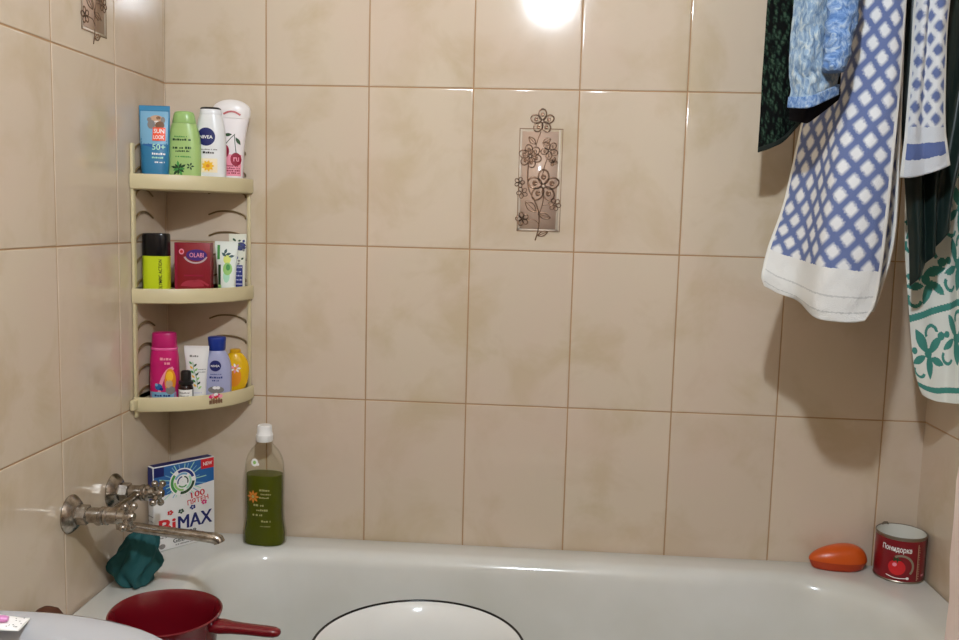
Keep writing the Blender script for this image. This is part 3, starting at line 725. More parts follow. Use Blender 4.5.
tp_ = tube_prof(.094, .0155, .0215, .013); loft('tube_body', tp_, mat('white_tube', (226, 232, 222), .3), t); p = Print(front_of(tp_))
p.rect(-.0165, .06, -.0115, .087, GRN, 2, 4); p.rect(-.0145, .012, -.0095, .05, GRND, 2, 4); p.rect(-.0145, .001, -.0085, .012, GRNL, 2, 3)
p.ell(.002, .060, .007, .009, flat('lime_print', (214, 222, 110)), 2, n=16); p.ell(.003, .042, .0085, .012, GRNL, 3, n=16); p.ell(.001, .028, .006, .012, MINT, 2, n=16); p.ell(.004, .045, .004, .006, GRN, 4, n=12)
for k, (x, z, a) in enumerate(((-.001, .075, 1.2), (.004, .07, .3), (.010, .066, .2), (-.004, .069, 2.4))): p.leaf(x, z, .011, .005, a, mat('slate_green_print', (60, 90, 90), .4), 3)
p.done('printed_label', t)
t = thing('face_cream_tube', 'tall white and dark blue floral tube behind the white cream tube', 'tube', (.1500, -.0235, z1), .25)
tq = tube_prof(.108, .013, .0165, .011); loft('tube_body', tq, mat('ivory_tube', (224, 224, 206), .3), t); p = Print(front_of(tq))
p.rect(-.015, .001, .0095, .048, DKBLUE, 1); p.ell(.006, .084, .010, .008, NAVY, 2); rd = random.Random(5)
for k in range(16): p.leaf(rd.uniform(-.012, .012), rd.uniform(.05, .1), .006, .004, rd.uniform(0, 3), (GRND, DKBLUE, GREY)[k % 3], 2)
for k in range(5): p.dashes(-.006, .009, .012 + k * .008, .003, LILAC, 2, k)
p.done('printed_label', t)
# --- lowest tray
z2 = floor_z(2) + .0006
t = thing('kids_shampoo_bottle', 'hot pink shampoo bottle with a pink cap on the lowest tray', 'bottle', (.0380, -.108, z2), .1)
kp = dense([(0, .0255, .017, 2.6), (.003, .0268, .0182, 2.6), (.04, .0268, .0182, 2.5), (.075, .0255, .0178, 2.5), (.0905, .0235, .0168, 2.4)], 4)
loft('bottle_body', kp, mat('hot_pink_plastic', (200, 28, 106), .3), t)
loft('collar', [(.0905, .0238, .017, 2.4), (.0915, .0244, .0175, 2.4), (.094, .0244, .0175, 2.4), (.095, .0238, .017, 2.4)], mat('light_pink_plastic', (240, 96, 160), .3), t)
loft('cap', [(.0952, .0226, .0165, 2.4), (.097, .023, .0168, 2.4), (.119, .0222, .0162, 2.4), (.1225, .0208, .015, 2.4), (.1235, .018, .013, 2.4)], mat('deep_pink_cap', (186, 22, 100), .35), t)
p = Print(front_of(kp)); p.rect(-.024, .001, .024, .0125, SKY, 1); p.stroke([(-.005, .012), (.0, .034), (.010, .052), (.020, .058)], .006, PINKP, 1)
p.ell(.0145, .034, .0095, .023, YELD, 2); p.ell(.014, .042, .006, .010, YEL, 3); p.ell(.013, .028, .006, .008, TAN, 3); p.ell(.015, .016, .008, .008, GREY, 3)
p.ell(-.006, .022, .007, .006, BLUE, 3); p.ell(-.010, .026, .003, .003, SKY, 4, n=8); p.ell(-.001, .018, .004, .003, DKBLUE, 4, n=8)
p.dashes(-.003, .018, .075, .005, PINKP, 2, 2); p.dashes(.005, .018, .067, .005, PINKP, 2, 3); p.dashes(-.014, .016, .006, .004, DKBLUE, 2, 6); p.done('printed_label', t)
t = thing('dropper_bottle', 'tiny black bottle with a white label at the front of lowest tray', 'bottle', (.0835, -.120, z2), .1)
bm = bmesh.new(); lathe(bm, [(0, .012), (.001, .0132), (.021, .0132), (.026, .0115), (.029, .009), (.03, .0085)], seg=28, cap0=True, cap1=True); from_bm('bottle_body', bm, mat('dark_brown_glass', (34, 16, 14), .15), t)
bm = bmesh.new(); lathe(bm, [(.0285, .0125), (.030, .0135), (.034, .0135), (.036, .0095), (.040, .0092), (.049, .0095), (.053, .0085), (.0545, .006)], seg=24, cap0=True, cap1=True); from_bm('cap', bm, BLK, t)
p = Print(lambda u, v: Vector((math.sin(u / .0133) * .01335, -math.cos(u / .0133) * .01335, v)), (0, -.1, 0)); p.rect(-.017, .002, .017, .0195, WHITE, 1, 14); p.dashes(-.01, .01, .014, .003, GREY, 3, 1); p.dashes(-.01, .008, .008, .002, GREY, 3, 2); p.done('printed_label', t)
t = thing('white_cream_tube', 'white tube with green sprig print standing on the lowest tray', 'tube', (.0910, -.086, z2), .14)
tw = tube_prof(.096, .0165, .0232, .013); loft('tube_body', tw, mat('white_gloss_tube', (232, 230, 226), .28), t); p = Print(front_of(tw))
p.dashes(-.012, .004, .077, .004, GREY, 2, 2); p.stroke([(-.006, .066), (-.003, .05), (.002, .036), (.004, .018)], .001, GRN, 2)
for k in range(12): p.leaf(-.006 + .011 * k / 12 + (.004 if k % 2 else -.004), .064 - k * .0042, .008, .0036, (.8 if k % 2 else 2.4), (GRN, GRND, YEL, GRNL)[k % 4], 3)
p.dashes(.004, .018, .052, .0018, GREY, 2, 4); p.dashes(.004, .018, .047, .0018, GREY, 2, 5); p.dashes(-.012, .012, .008, .002, LILAC, 2, 7); p.done('printed_label', t)
t = thing('body_lotion_bottle', 'pale lilac lotion bottle with a navy cap on the lowest tray', 'bottle', (.1235, -.0665, z2), .2)
lp = dense([(0, .0245, .0155, 2.6), (.003, .026, .0168, 2.6), (.035, .027, .017, 2.4), (.058, .0258, .0165, 2.2), (.076, .0205, .015, 2.1), (.086, .0145, .0125, 2), (.088, .0125, .011, 2)], 5)
loft('bottle_body', lp, mat('lilac_plastic', (166, 168, 200), .3), t)
loft('cap', [(.0862, .0145, .0128, 2.2), (.088, .0155, .0135, 2.2), (.103, .0165, .0142, 2.2), (.109, .0172, .0148, 2.2), (.1115, .0165, .014, 2.2), (.1125, .014, .012, 2.2)], mat('navy_cap', (26, 52, 136), .3), t)
p = Print(front_of(lp)); p.ell(-.001, .058, .0108, .0105, NAVY, 2, n=26); p.text('NIVEA', -.001, .058, .016, .0042, WHITE, 4); p.dashes(-.010, .010, .042, .0018, DKBLUE, 2, 1); p.dashes(-.012, .012, .036, .004, DKBLUE, 2, 2); p.dashes(-.007, .008, .030, .003, DKBLUE, 2, 3)
p.ell(.0, .012, .015, .007, GREY, 2); p.ell(-.002, .016, .0045, .003, WHITE, 3, n=10); p.ell(.004, .016, .004, .003, WHITE, 3, n=10); p.done('printed_label', t)
t = thing('soap_bottle', 'round yellow bottle tucked behind the lilac lotion on lowest tray', 'bottle', (.1465, -.0305, z2), .28)
yp = dense([(0, .014, .011, 2.3), (.003, .0165, .0132, 2.3), (.02, .0235, .0155, 2.2), (.042, .0265, .0158, 2.1), (.06, .0235, .0148, 2.1), (.073, .015, .0115, 2), (.0775, .009, .009, 2)], 5)
loft('bottle_body', yp, mat('golden_yellow_plastic', (226, 178, 24), .25), t)
bm = bmesh.new(); lathe(bm, [(.077, .0095), (.078, .0105), (.083, .0102), (.0842, .008)], seg=22, cap0=True, cap1=True); from_bm('cap', bm, mat('amber_cap', (214, 160, 20), .3), t)
p = Print(front_of(yp)); p.ell(-.002, .032, .014, .02, YELD, 1, n=24)
for k in range(7): a = k * .9; p.leaf(.001 + .006 * math.cos(a), .048 + .006 * math.sin(a), .008, .004, a, PINKP if k % 2 else WHITE, 2)
p.done('printed_label', t)

# ------------------------------------------------------------------ laundry
def patch(name, rows, m, nu=60, nv=80, parent=None, thick=.003, crumple=0., seed=0, cf=60.):
    """cloth sheet through rows of control points (top to bottom); uv in metres across / along"""
    nc = len(rows[0]); cols = [spline([r[c] for r in rows], nv) for c in range(nc)]
    grid = [spline([cols[c][j] for c in range(nc)], nu) for j in range(nv + 1)]
    from mathutils import noise as mn
    if crumple:
        for j in range(nv + 1):
            for i in range(nu + 1):
                q = grid[j][i]; o = Vector((seed * 3.1, 0, 0))
                d = mn.noise(q * cf + o) + .5 * mn.noise(q * cf * 2.2 + o)
                grid[j][i] = q + Vector((.25 * d * crumple, d * crumple, 0))
    W_ = max(sum((r[i + 1] - r[i]).length for i in range(nu)) for r in grid)
    vl = [0.]
    mid = nu // 2
    for j in range(1, nv + 1): vl.append(vl[-1] + (grid[j][mid] - grid[j - 1][mid]).length)
    ul = []
    for j in range(nv + 1):
        a = [0.]
        for i in range(nu): a.append(a[-1] + (grid[j][i + 1] - grid[j][i]).length)
        ul.append([x / a[-1] * W_ for x in a])
    bm = bmesh.new(); uvl = bm.loops.layers.uv.new('cloth')
    V = [[bm.verts.new(q) for q in r] for r in grid]
    for j in range(nv):
        for i in range(nu):
            f = bm.faces.new((V[j][i], V[j + 1][i], V[j + 1][i + 1], V[j][i + 1]))
            for lp_, (jj, ii) in zip(f.loops, ((j, i), (j + 1, i), (j + 1, i + 1), (j, i + 1))): lp_[uvl].uv = (ul[jj][ii], vl[-1] - vl[jj])
    o = from_bm(name, bm, m, parent, 80, recalc=False)
    md = o.modifiers.new('thickness', 'SOLIDIFY'); md.thickness = thick; md.offset = 0
    o['w'] = W_; o['h'] = vl[-1]; del o['w'], o['h']
    return o, W_, vl[-1]

def flap(rows, d=.014):
    top = rows[0]
    return [[(x, y + d, ZL - .15) for x, y, z in top], [(x, y + d, ZL - .04) for x, y, z in top], [(x, y + d * .7, ZL - .004) for x, y, z in top]] + rows

def terry(name, Wd, inverse, bands, cell=.035, top=None):
    """blue/white diamond towelling, bands = [(v0, v1, colour)] measured up from the hem"""
    BL, WH = (103, 116, 157), (224, 224, 222)
    m = mat(name, WH, .9, spec=.2); N, L, B = nodes(m)
    uv = N.new('ShaderNodeUVMap'); uv.uv_map = 'cloth'; s = N.new('ShaderNodeSeparateXYZ'); L.new(uv.outputs[0], s.inputs[0])
    nz = N.new('ShaderNodeTexNoise'); nz.inputs['Scale'].default_value = 260; L.new(uv.outputs[0], nz.inputs['Vector'])
    wob = math_node(N, L, 'MULTIPLY_ADD', nz.outputs['Fac'], .005, -.0025)
    U = math_node(N, L, 'ADD', s.outputs[0], wob); Vv = math_node(N, L, 'ADD', s.outputs[1], wob)
    V8 = math_node(N, L, 'MULTIPLY', Vv, .86)
    a = math_node(N, L, 'DIVIDE', math_node(N, L, 'ADD', U, V8), cell); b = math_node(N, L, 'DIVIDE', math_node(N, L, 'SUBTRACT', U, V8), cell)
    def d(x): return math_node(N, L, 'ABSOLUTE', math_node(N, L, 'SUBTRACT', math_node(N, L, 'FRACT', x), .5))
    mxd = math_node(N, L, 'POWER', math_node(N, L, 'ADD', math_node(N, L, 'POWER', d(a), 5.), math_node(N, L, 'POWER', d(b), 5.)), 1 / 5)
    cellm = math_node(N, L, 'SMOOTH_MIN', math_node(N, L, 'MAXIMUM', math_node(N, L, 'MULTIPLY', math_node(N, L, 'SUBTRACT', .40, mxd), 5.5), 0.), 1., .1)
    col = mix_col(N, L, cellm, WH if inverse else BL, BL if inverse else WH)
    if top:   # the far half of the folded towel shows the towel's reverse
        colr = mix_col(N, L, cellm, WH, BL); col = mix_col(N, L, math_node(N, L, 'GREATER_THAN', s.outputs[1], top), col, colr)
    for v0, v1, c in bands:
        f = math_node(N, L, 'MULTIPLY', math_node(N, L, 'GREATER_THAN', Vv, v0), math_node(N, L, 'LESS_THAN', Vv, v1)); col = mix_col(N, L, f, col, c)
    e = math_node(N, L, 'GREATER_THAN', math_node(N, L, 'ABSOLUTE', math_node(N, L, 'SUBTRACT', s.outputs[0], Wd / 2)), Wd / 2 - .0055)
    col = mix_col(N, L, e, col, (228, 226, 218)); L.new(col, B.inputs['Base Color'])
    n2 = N.new('ShaderNodeTexNoise'); n2.inputs['Scale'].default_value = 700; n2.inputs['Detail'].default_value = 3; L.new(uv.outputs[0], n2.inputs['Vector'])
    hgt = math_node(N, L, 'ADD', n2.outputs['Fac'], math_node(N, L, 'MULTIPLY', cellm, .25)); add_bump(m, hgt, .6, .003)
    return m

ZL = 1.9
line_m = mat('clothes_line_cord', (206, 204, 196), .6)
for y, w in ((-.14, 'furthest back, by the tiled wall'), (-.205, 'second from the back wall'), (-.28, 'third from the back wall'), (-.37, 'fourth from the back wall'), (-.40, 'furthest from the back wall')):
    bm = bmesh.new(); tube(bm, [(0, y, ZL + .0025), (.5, y, ZL + .0025), (1., y, ZL + .0025), (XR, y, ZL + .0025)], .0016, 8)
    tag(from_bm('clothes_line', bm, line_m), 'thin clothes line strung across above the tub, ' + w, 'clothes line', 'clothes lines above the tub')

# blue and white diamond towel folded over the line
def R(z, xs, ys): return [(x, y, z) for x, y in zip(xs, ys)]
yl = -.28
front = [
    [(1.176, -0.28, 1.904), (1.19, -0.28, 1.904), (1.205, -0.28, 1.904), (1.22, -0.28, 1.904), (1.238, -0.28, 1.904), (1.258, -0.28, 1.904), (1.276, -0.28, 1.904)],
    [(1.172, -0.274, 1.8), (1.1831, -0.295, 1.7988), (1.195, -0.2922, 1.7976), (1.2092, -0.3113, 1.7956), (1.2299, -0.3055, 1.7933), (1.248, -0.314, 1.7915), (1.2656, -0.313, 1.7904)],
    [(1.163, -0.252, 1.595), (1.1748, -0.2772, 1.5933), (1.1862, -0.305, 1.5914), (1.196, -0.343, 1.5883), (1.2192, -0.352, 1.5847), (1.2367, -0.3528, 1.5821), (1.251, -0.346, 1.5805)],
    [(1.15, -0.246, 1.47), (1.1622, -0.2736, 1.4685), (1.1738, -0.306, 1.4669), (1.1832, -0.358, 1.4643), (1.2084, -0.37, 1.4612), (1.2283, -0.3724, 1.459), (1.2455, -0.364, 1.4577)],
    [(1.136, -0.25, 1.37), (1.1468, -0.2774, 1.369), (1.1579, -0.3097, 1.368), (1.1664, -0.3678, 1.3663), (1.1952, -0.3825, 1.3643), (1.2179, -0.3836, 1.3629), (1.2384, -0.379, 1.362)],
    [(1.119, -0.256, 1.28), (1.1327, -0.28, 1.2797), (1.1467, -0.309, 1.2795), (1.1579, -0.371, 1.279), (1.1883, -0.386, 1.2784), (1.2126, -0.386, 1.2781), (1.2367, -0.38, 1.2778)],
    [(1.098, -0.264, 1.215), (1.1178, -0.284, 1.2064), (1.1389, -0.309, 1.1999), (1.1512, -0.371, 1.1938), (1.1826, -0.386, 1.1901), (1.2098, -0.386, 1.1889), (1.2329, -0.38, 1.1894)],
    [(1.0885, -0.272, 1.172), (1.1089, -0.286, 1.1587), (1.1349, -0.307, 1.1488), (1.1483, -0.367, 1.1377), (1.1769, -0.384, 1.1349), (1.2032, -0.386, 1.1354), (1.2254, -0.384, 1.1382)],
    [(1.093, -0.274, 1.1535), (1.1138, -0.288, 1.1429), (1.1389, -0.307, 1.134), (1.1493, -0.363, 1.1144), (1.175, -0.382, 1.1112), (1.1957, -0.386, 1.1111), (1.2123, -0.388, 1.1141)]]
back = [
    [(1.1757, -0.2675, 1.7972), (1.1972, -0.2688, 1.7967), (1.2167, -0.27, 1.7962), (1.2283, -0.2725, 1.7953), (1.2398, -0.275, 1.7943), (1.2612, -0.2788, 1.7929), (1.2775, -0.2825, 1.7915)],
    [(1.1751, -0.2565, 1.5961), (1.1989, -0.2632, 1.5954), (1.2227, -0.252, 1.5948), (1.2306, -0.2715, 1.5935), (1.2385, -0.277, 1.5922), (1.2571, -0.2772, 1.5902), (1.2714, -0.2935, 1.5882)],
    [(1.173, -0.229, 1.3976), (1.2012, -0.248, 1.3972), (1.2273, -0.252, 1.3968), (1.2352, -0.274, 1.3959), (1.2431, -0.282, 1.3951), (1.2581, -0.29, 1.3939), (1.2697, -0.314, 1.3926)],
    [(1.1815, -0.2185, 1.2402), (1.2045, -0.2432, 1.2402), (1.2272, -0.258, 1.2402), (1.2345, -0.2815, 1.2403), (1.2418, -0.291, 1.2403), (1.2578, -0.3013, 1.2404), (1.2683, -0.3275, 1.2405)],
    [(1.1909, -0.22, 1.1519), (1.2088, -0.245, 1.1523), (1.2285, -0.26, 1.1526), (1.2337, -0.284, 1.1533), (1.2389, -0.294, 1.154), (1.2487, -0.31, 1.155), (1.2525, -0.332, 1.156)],
    [(1.1909, -0.22, 1.1176), (1.2088, -0.245, 1.1181), (1.2266, -0.26, 1.1186), (1.2308, -0.284, 1.1195), (1.235, -0.294, 1.1204), (1.2411, -0.31, 1.1217), (1.2431, -0.332, 1.1231)]]
tw1 = thing('hanging_towel', 'long blue towel with white diamonds and white hem on the line', 'towel', (0, 0, 0))
rows = back[::-1] + front
o, Wd, Hh = patch('towel_cloth', rows, None, 72, 150, tw1, .0035, .0016, 1, 45)
fr_h = .80
o.data.materials.append(terry('diamond_towelling', Wd, False, [(-1, .078, (222, 221, 216)), (.036, .0385, (196, 196, 192)), (.0125, .0145, (190, 190, 186))], top=fr_h))

# second towel, its reverse side outwards
yl = -.305
rows = [
    [(x, yl + .025, ZL + .004) for x in (1.288, 1.299, 1.311, 1.324, 1.342)],
    R(1.72, (1.285, 1.296, 1.308, 1.322, 1.34), (yl + .012, yl - .006, yl + .004, yl - .008, yl + .002)),
    R(1.59, (1.283, 1.293, 1.303, 1.316, 1.330), (yl + .01, yl - .006, yl + .004, yl - .008, yl + .002)),
    R(1.50, (1.283, 1.293, 1.304, 1.317, 1.331), (yl + .006, yl - .005, yl + .004, yl - .008, yl)),
    R(1.41, (1.281, 1.292, 1.305, 1.321, 1.3375), (yl + .002, yl - .004, yl + .002, yl - .006, yl)),
    [(1.279, yl, 1.365), (1.292, yl - .004, 1.364), (1.308, yl, 1.366), (1.326, yl - .005, 1.369), (1.344, yl, 1.374)],
    [(1.277, yl, 1.327), (1.292, yl - .004, 1.327), (1.31, yl, 1.331), (1.33, yl - .005, 1.338), (1.350, yl, 1.347)]]
tw2 = thing('hanging_towel', 'pale towel with small blue diamonds and one blue band at its hem', 'towel', (0, 0, 0))
o, Wd, Hh = patch('towel_cloth', flap(rows), None, 48, 100, tw2, .0035, .0012, 2, 45)
o.data.materials.append(terry('reverse_towelling', Wd, True, [(-1, .072, (214, 215, 216)), (.0245, .048, (98, 112, 158))], cell=.029))

# dark green knitted garment at the back
KN = mat('dark_green_knit', (38, 56, 40), .9, spec=.15); N, L, B = nodes(KN)
uv = N.new('ShaderNodeUVMap'); uv.uv_map = 'cloth'
wv = N.new('ShaderNodeTexWave'); wv.inputs['Scale'].default_value = 55; wv.inputs['Distortion'].default_value = 5; wv.inputs['Detail'].default_value = 1; wv.inputs['Detail Scale'].default_value = 2.5; wv.bands_direction = 'DIAGONAL'; L.new(uv.outputs[0], wv.inputs['Vector'])
vo = N.new('ShaderNodeTexVoronoi'); vo.inputs['Scale'].default_value = 150; mp = N.new('ShaderNodeMapping'); mp.inputs['Scale'].default_value = (1, .45, 1); mp.inputs['Rotation'].default_value = (0, 0, .5); L.new(uv.outputs[0], mp.inputs['Vector']); L.new(mp.outputs[0], vo.inputs['Vector'])
h_ = math_node(N, L, 'SUBTRACT', 1., math_node(N, L, 'MULTIPLY', vo.outputs['Distance'], 1.3)); h2 = math_node(N, L, 'MULTIPLY', h_, math_node(N, L, 'MULTIPLY_ADD', wv.outputs['Fac'], .6, .4))
rp = ramp(N, [(.08, (8, 11, 10)), (.3, (27, 42, 33)), (.62, (56, 78, 61))]); L.new(h2, rp.inputs[0]); L.new(rp.outputs[0], B.inputs['Base Color']); add_bump(KN, h2, .8, .004)
yl = -.14
kn = thing('knitted_garment', 'dark green knitted garment nearest the back wall, left of the laundry', 'clothing', (0, 0, 0))
rows = [
    [(x, yl, ZL + .004) for x in (1.10, 1.14, 1.18, 1.22)],
    R(1.75, (1.102, 1.134, 1.165, 1.21), (yl - .004, yl - .02, yl, yl - .01)),
    R(1.6, (1.1025, 1.130, 1.16, 1.20), (yl, yl - .016, yl - .002, yl - .004)),
    R(1.5, (1.1015, 1.128, 1.158, 1.19), (yl, yl - .012, yl - .002, yl - .002)),
    [(1.102, yl, 1.43), (1.126, yl - .012, 1.435), (1.150, yl - .002, 1.445), (1.178, yl, 1.462)],
    [(1.1015, yl, 1.375), (1.124, yl - .01, 1.384), (1.146, yl - .002, 1.399), (1.176, yl, 1.437)]]
patch('knit_cloth', flap(rows), KN, 50, 110, kn, .005, .0015, 3, 50)
HEMK = mat('knit_hem', (22, 30, 24), .9)
patch('knit_hem', [[(1.1005, yl - .005, 1.381), (1.124, yl - .0155, 1.390), (1.146, yl - .0075, 1.405), (1.178, yl - .004, 1.443)], [(1.1005, yl - .005, 1.373), (1.124, yl - .0155, 1.382), (1.146, yl - .0075, 1.397), (1.178, yl - .004, 1.435)]], HEMK, 30, 4, kn, .005)

# black garment and pale blue garment on the nearest line
BG = mat('black_cotton', (24, 24, 30), .85, spec=.2)
yl = -.37
bk = thing('black_garment', 'black garment hanging behind the pale blue one, its hem just showing', 'clothing', (0, 0, 0))
rows = [
    [(x, yl, 1.61) for x in (1.09, 1.11, 1.13, 1.15)], R(1.5, (1.088, 1.112, 1.135, 1.158), (yl, yl - .008, yl + .004, yl)),
    [(1.09, yl, 1.42), (1.11, yl - .006, 1.418), (1.13, yl + .004, 1.422), (1.16, yl, 1.445)], [(1.0895, yl, 1.402), (1.106, yl - .006, 1.3985), (1.122, yl + .004, 1.402), (1.158, yl, 1.432)]]
rows[0] = [(x, -.37, ZL + .004) for x in (1.09, 1.11, 1.13, 1.15)]
patch('black_cloth', flap(rows, .010), BG, 40, 60, bk, .003, .0015, 4, 50)
LB = mat('pale_blue_crinkled_cotton', (158, 186, 220), .85, spec=.2); N, L, B = nodes(LB)
uv = N.new('ShaderNodeUVMap'); uv.uv_map = 'cloth'; mp = N.new('ShaderNodeMapping'); mp.inputs['Scale'].default_value = (1, .4, 1); L.new(uv.outputs[0], mp.inputs['Vector'])
n1 = N.new('ShaderNodeTexNoise'); n1.inputs['Scale'].default_value = 170; n1.inputs['Detail'].default_value = 4; n1.inputs['Roughness'].default_value = .65; n1.inputs['Distortion'].default_value = .6; L.new(mp.outputs[0], n1.inputs['Vector'])
rp = ramp(N, [(.34, (96, 122, 152)), (.5, (138, 160, 180)), (.66, (188, 197, 196))]); L.new(n1.outputs['Fac'], rp.inputs[0]); L.new(rp.outputs[0], B.inputs['Base Color']); add_bump(LB, n1.outputs['Fac'], .9, .006)
yl = -.40
bg = thing('blue_garment', 'crumpled pale blue garment with rolled sleeve nearest the lamp', 'clothing', (0, 0, 0))
rows = [
    [(x, yl, ZL + .004) for x in (1.085, 1.105, 1.125, 1.145)],
    R(1.7, (1.081, 1.10, 1.122, 1.15), (yl + .004, yl - .02, yl - .006, yl - .012)),
    R(1.565, (1.0805, 1.098, 1.122, 1.148), (yl + .004, yl - .018, yl - .008, yl - .012)),
    R(1.51, (1.0785, 1.098, 1.122, 1.148), (yl + .004, yl - .016, yl - .01, yl - .006)),
    R(1.465, (1.079, 1.097, 1.12, 1.145), (yl, yl - .018, yl - .012, yl - .006)),
    [(1.082, yl, 1.44), (1.10, yl - .02, 1.441), (1.121, yl - .014, 1.444), (1.144, yl, 1.452)],
    [(1.0795, yl, 1.418), (1.10, yl - .018, 1.4155), (1.12, yl - .014, 1.424), (1.144, yl, 1.436)]]
patch('shirt_body', flap(rows), LB, 60, 120, bg, .004, .0042, 5, 62)
SB = mat('brighter_blue_sleeve', (126, 166, 222), .85, spec=.2); N, L, B = nodes(SB)
uv = N.new('ShaderNodeUVMap'); uv.uv_map = 'cloth'; mp = N.new('ShaderNodeMapping'); mp.inputs['Scale'].default_value = (1, .5, 1); L.new(uv.outputs[0], mp.inputs['Vector'])
n1 = N.new('ShaderNodeTexNoise'); n1.inputs['Scale'].default_value = 190; n1.inputs['Detail'].default_value = 4; n1.inputs['Roughness'].default_value = .7; n1.inputs['Distortion'].default_value = .5; L.new(mp.outputs[0], n1.inputs['Vector'])
rp = ramp(N, [(.36, (76, 110, 160)), (.5, (114, 144, 186)), (.62, (162, 180, 200))]); L.new(n1.outputs['Fac'], rp.inputs[0]); L.new(rp.outputs[0], B.inputs['Base Color']); add_bump(SB, n1.outputs['Fac'], .9, .005)
bm = bmesh.new(); rings = []
from mathutils import noise as mn
for q, (z, x0, x1, d) in enumerate([(ZL, 1.118, 1.15, .010), (1.7, 1.118, 1.156, .014), (1.6, 1.119, 1.159, .015), (1.54, 1.117, 1.157, .016), (1.51, 1.115, 1.155, .017), (1.48, 1.117, 1.150, .017), (1.468, 1.116, 1.146, .018), (1.462, 1.118, 1.144, .014)]):
    rings.append((z, x0, x1, d))
zs = spline([Vector((z, (a + b) / 2, (b - a) / 2)) for z, a, b, d in rings], 90); ds = spline([Vector((d, 0, 0)) for *_, d in rings], 90); R3 = []
for (z, cx, hw), d in zip(zs, ds):
    ring = []
    for k in range(40):
        t = 2 * PI * k / 40; c = Vector((cx + math.cos(t) * hw, yl - .028 + math.sin(t) * d.x, z)); c += Vector((math.cos(t), math.sin(t), 0)) * .004 * (mn.noise(c * 75) + .5 * mn.noise(c * 150)); ring.append(c)
    R3.append(ring)
ring_strip(bm, R3, True, True, True); o = from_bm('sleeve', bm, SB, bg, 80); o['label'] = 'brighter blue rolled sleeve'
me = o.data; ul_ = me.uv_layers.new(name='cloth')
for lp_ in me.loops: co = me.vertices[lp_.vertex_index].co; ul_.data[lp_.index].uv = (co.x + co.y, co.z)
# hem band of the pale blue garment
patch('shirt_hem', [[(1.0785, yl - .006, 1.430), (1.10, yl - .026, 1.429), (1.12, yl - .022, 1.437), (1.1455, yl - .006, 1.449)], [(1.0775, yl - .006, 1.4155), (1.10, yl - .026, 1.413), (1.12, yl - .022, 1.4215), (1.1455, yl - .006, 1.4345)]], SB, 40, 8, bg, .004, .0014, 6, 60)

# dark satin garment between the pale towel and the leaf-print cloth
SAT = mat('dark_green_satin', (24, 38, 34), .38, spec=.5)
yl = -.245
sg = thing('satin_garment', 'dark green shiny garment hanging between the pale towel and leaf-print cloth', 'clothing', (0, 0, 0))
def fold(n, a, ph): return [yl + .8 * a * math.sin(ph + 2.4 * i) for i in range(n)]
rows = [
    [(1.285 + .019 * i, -.207, ZL + .004) for i in range(9)],
    R(1.75, [1.283 + .0185 * i for i in range(9)], fold(9, .014, 0)), R(1.6, [1.283 + .018 * i for i in range(9)], fold(9, .013, .3)),
    R(1.42, [1.299 + .0135 * i for i in range(9)], fold(9, .012, .8)),
    [(1.315 + .0095 * i, yl + .011 * math.sin(1.1 + 2.4 * i), 1.31 + .002 * i) for i in range(9)],
    [(1.327 + .0075 * i, yl + .010 * math.sin(1.3 + 2.4 * i), 1.225 + .0085 * i) for i in range(9)],
    [(1.333 + .0068 * i, yl + .008 * math.sin(1.5 + 2.4 * i), 1.158 + .0125 * min(i, 7) + (0 if i < 8 else .01)) for i in range(9)]]
patch('satin_cloth', flap(rows), SAT, 96, 90, sg, .002, .0008, 7, 40)

# white cloth with green leaf print
yl = -.20
lf = thing('leaf_print_cloth', 'off-white cloth with teal green leaf print at the right edge', 'cloth', (0, 0, 0))
rows = [
    [(1.315, -0.14, 1.904), (1.345, -0.14, 1.904), (1.375, -0.14, 1.904), (1.4, -0.14, 1.904), (1.42, -0.14, 1.904), (1.44, -0.14, 1.904), (1.463, -0.14, 1.904)],
    [(1.3312, -0.165, 1.607), (1.3566, -0.151, 1.607), (1.3818, -0.155, 1.607), (1.4058, -0.177, 1.607), (1.4242, -0.2028, 1.607), (1.4425, -0.2082, 1.607), (1.4644, -0.195, 1.607)],
    [(1.3425, -0.161, 1.352), (1.3631, -0.155, 1.352), (1.3873, -0.155, 1.352), (1.4114, -0.177, 1.352), (1.4197, -0.2082, 1.352), (1.4389, -0.2137, 1.352), (1.4644, -0.2, 1.352)],
    [(1.3491, -0.165, 1.2194), (1.3687, -0.161, 1.2194), (1.391, -0.159, 1.2194), (1.4169, -0.177, 1.2194), (1.4206, -0.2082, 1.2194), (1.4407, -0.2137, 1.2194), (1.4662, -0.2, 1.2194)],
    [(1.365, -0.167, 1.097), (1.3818, -0.173, 1.097), (1.404, -0.169, 1.097), (1.4261, -0.179, 1.097), (1.4297, -0.2028, 1.097), (1.4471, -0.2082, 1.097), (1.468, -0.195, 1.097)],
    [(1.3771, -0.167, 1.0256), (1.392, -0.175, 1.0256), (1.4114, -0.173, 1.0256), (1.4297, -0.177, 1.0256), (1.4389, -0.195, 1.0256), (1.4507, -0.2028, 1.0256), (1.4689, -0.195, 1.0256)],
    [(1.3883, -0.167, 0.9869), (1.4003, -0.175, 0.9787), (1.4151, -0.175, 0.9736), (1.4307, -0.177, 0.9736), (1.4407, -0.191, 0.9746), (1.4535, -0.199, 0.9756), (1.4698, -0.191, 0.9787)],
    [(1.3966, -0.167, 0.969), (1.4049, -0.175, 0.9634), (1.4169, -0.175, 0.9593), (1.4316, -0.177, 0.9583), (1.4416, -0.189, 0.9593), (1.4544, -0.195, 0.9614), (1.4707, -0.189, 0.9644)]]
OFFW = mat('off_white_cotton', (222, 222, 212), .85, spec=.2); TEALP = mat('teal_print_cotton', (70, 136, 124), .85, spec=.2)
o, Wd, Hh = patch('leaf_print', flap(rows), OFFW, 210, 640, lf, .0025)
o.data.materials.append(TEALP)
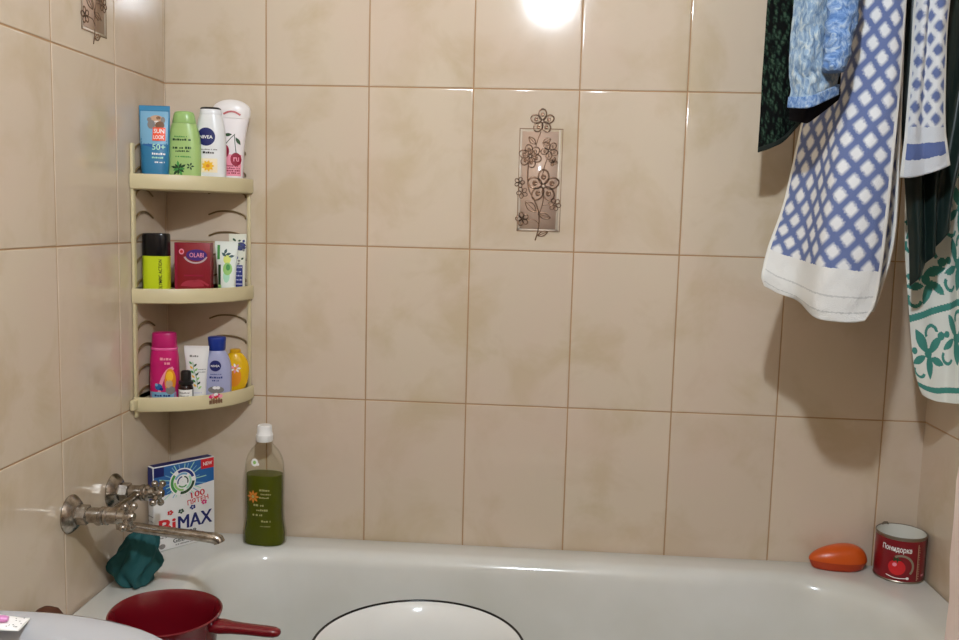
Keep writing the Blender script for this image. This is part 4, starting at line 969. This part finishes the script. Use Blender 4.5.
class Leaves:
    def __init__(s): s.items = []
    def leaf(s, cx, cy, L, Wd, rot): s.items.append((0, cx, cy, L, Wd, math.cos(rot), math.sin(rot)))
    def disc(s, cx, cy, r): s.items.append((1, cx, cy, r))
    def curl(s, cx, cy, r, a0, a1, w): s.items.append((2, cx, cy, r, a0, a1, w))
    def band(s, x, y, slope, w): s.items.append((3, x, y, slope, w))
    def near(s, y):
        k = int(y / .02)
        if not hasattr(s, 'b'): s.b = {}
        if k not in s.b: s.b[k] = [it for it in s.items if it[0] == 3 or abs(it[2] - (k + .5) * .02) < .042]
        return s.b[k]
    def hit(s, x, y):
        for it in s.near(y):
            if it[0] == 0:
                _, cx, cy, L, Wd, c, sn = it; dx, dy = x - cx, y - cy
                if abs(dx) + abs(dy) > L: continue
                p_ = (dx * c + dy * sn) / L + .5; q_ = -dx * sn + dy * c
                if 0 < p_ < 1 and abs(q_) < Wd / 2 * math.sin(PI * p_) ** .8: return True
            elif it[0] == 1:
                if (x - it[1]) ** 2 + (y - it[2]) ** 2 < it[3] ** 2: return True
            elif it[0] == 2:
                _, cx, cy, r_, a0, a1, w = it; d = math.hypot(x - cx, y - cy)
                if abs(d - r_) < w / 2:
                    a = math.atan2(y - cy, x - cx) % (2 * PI)
                    if a0 <= a <= a1 or a0 <= a + 2 * PI <= a1: return True
            else:
                _, bx_, by_, sl, w = it
                if abs(y - by_ - sl * (x - bx_)) < w / 2: return True
        return False
LV = Leaves(); rd = random.Random(12)
# heights measured up from the hem
LV.band(0, .016, .06, .010)
for k in range(9): LV.band(0, .140 + k * .216, .3, .012)
for row in range(9):
    for cx in (.036, .108, .18, .25):
        cy = (.080 if row % 2 == 0 else .205) + (row // 2) * .216 + cx * .3 - .008 + (.008 if cx in (.108, .25) else 0)
        a = rd.uniform(-.5, .5)
        LV.leaf(cx - .014, cy + .020, .046, .019, 2.1 + a); LV.leaf(cx + .016, cy + .014, .042, .017, .8 + a); LV.leaf(cx + .002, cy - .022, .048, .017, 1.57 + a)
        LV.leaf(cx + .022, cy - .014, .034, .014, -.3 + a); LV.leaf(cx - .022, cy - .012, .034, .014, .5 + a); LV.disc(cx, cy, .009)
        LV.curl(cx + .008, cy + .034, .013, .2, 3.6, .006); LV.curl(cx - .024, cy - .034, .012, 2.6, 6.0, .006); LV.disc(cx + .030, cy + .030, .0075); LV.disc(cx - .030, cy + .004, .006)
uvd = o.data.uv_layers['cloth'].data
for pl in o.data.polygons:
    cu = sum(uvd[i].uv[0] for i in pl.loop_indices) / pl.loop_total; cv = sum(uvd[i].uv[1] for i in pl.loop_indices) / pl.loop_total
    pl.material_index = 1 if LV.hit(cu, cv) else 0

# ------------------------------------------------------------------ world and colour management
w = bpy.data.worlds.new('world'); bpy.context.scene.world = w; w.use_nodes = True
w.node_tree.nodes['Background'].inputs[0].default_value = (.02, .02, .02, 1); w.node_tree.nodes['Background'].inputs[1].default_value = .2
vs = bpy.context.scene.view_settings
vs.view_transform = 'Standard'; vs.look = 'None'; vs.exposure = 0.08; vs.gamma = 1.0; vs.use_curve_mapping = False
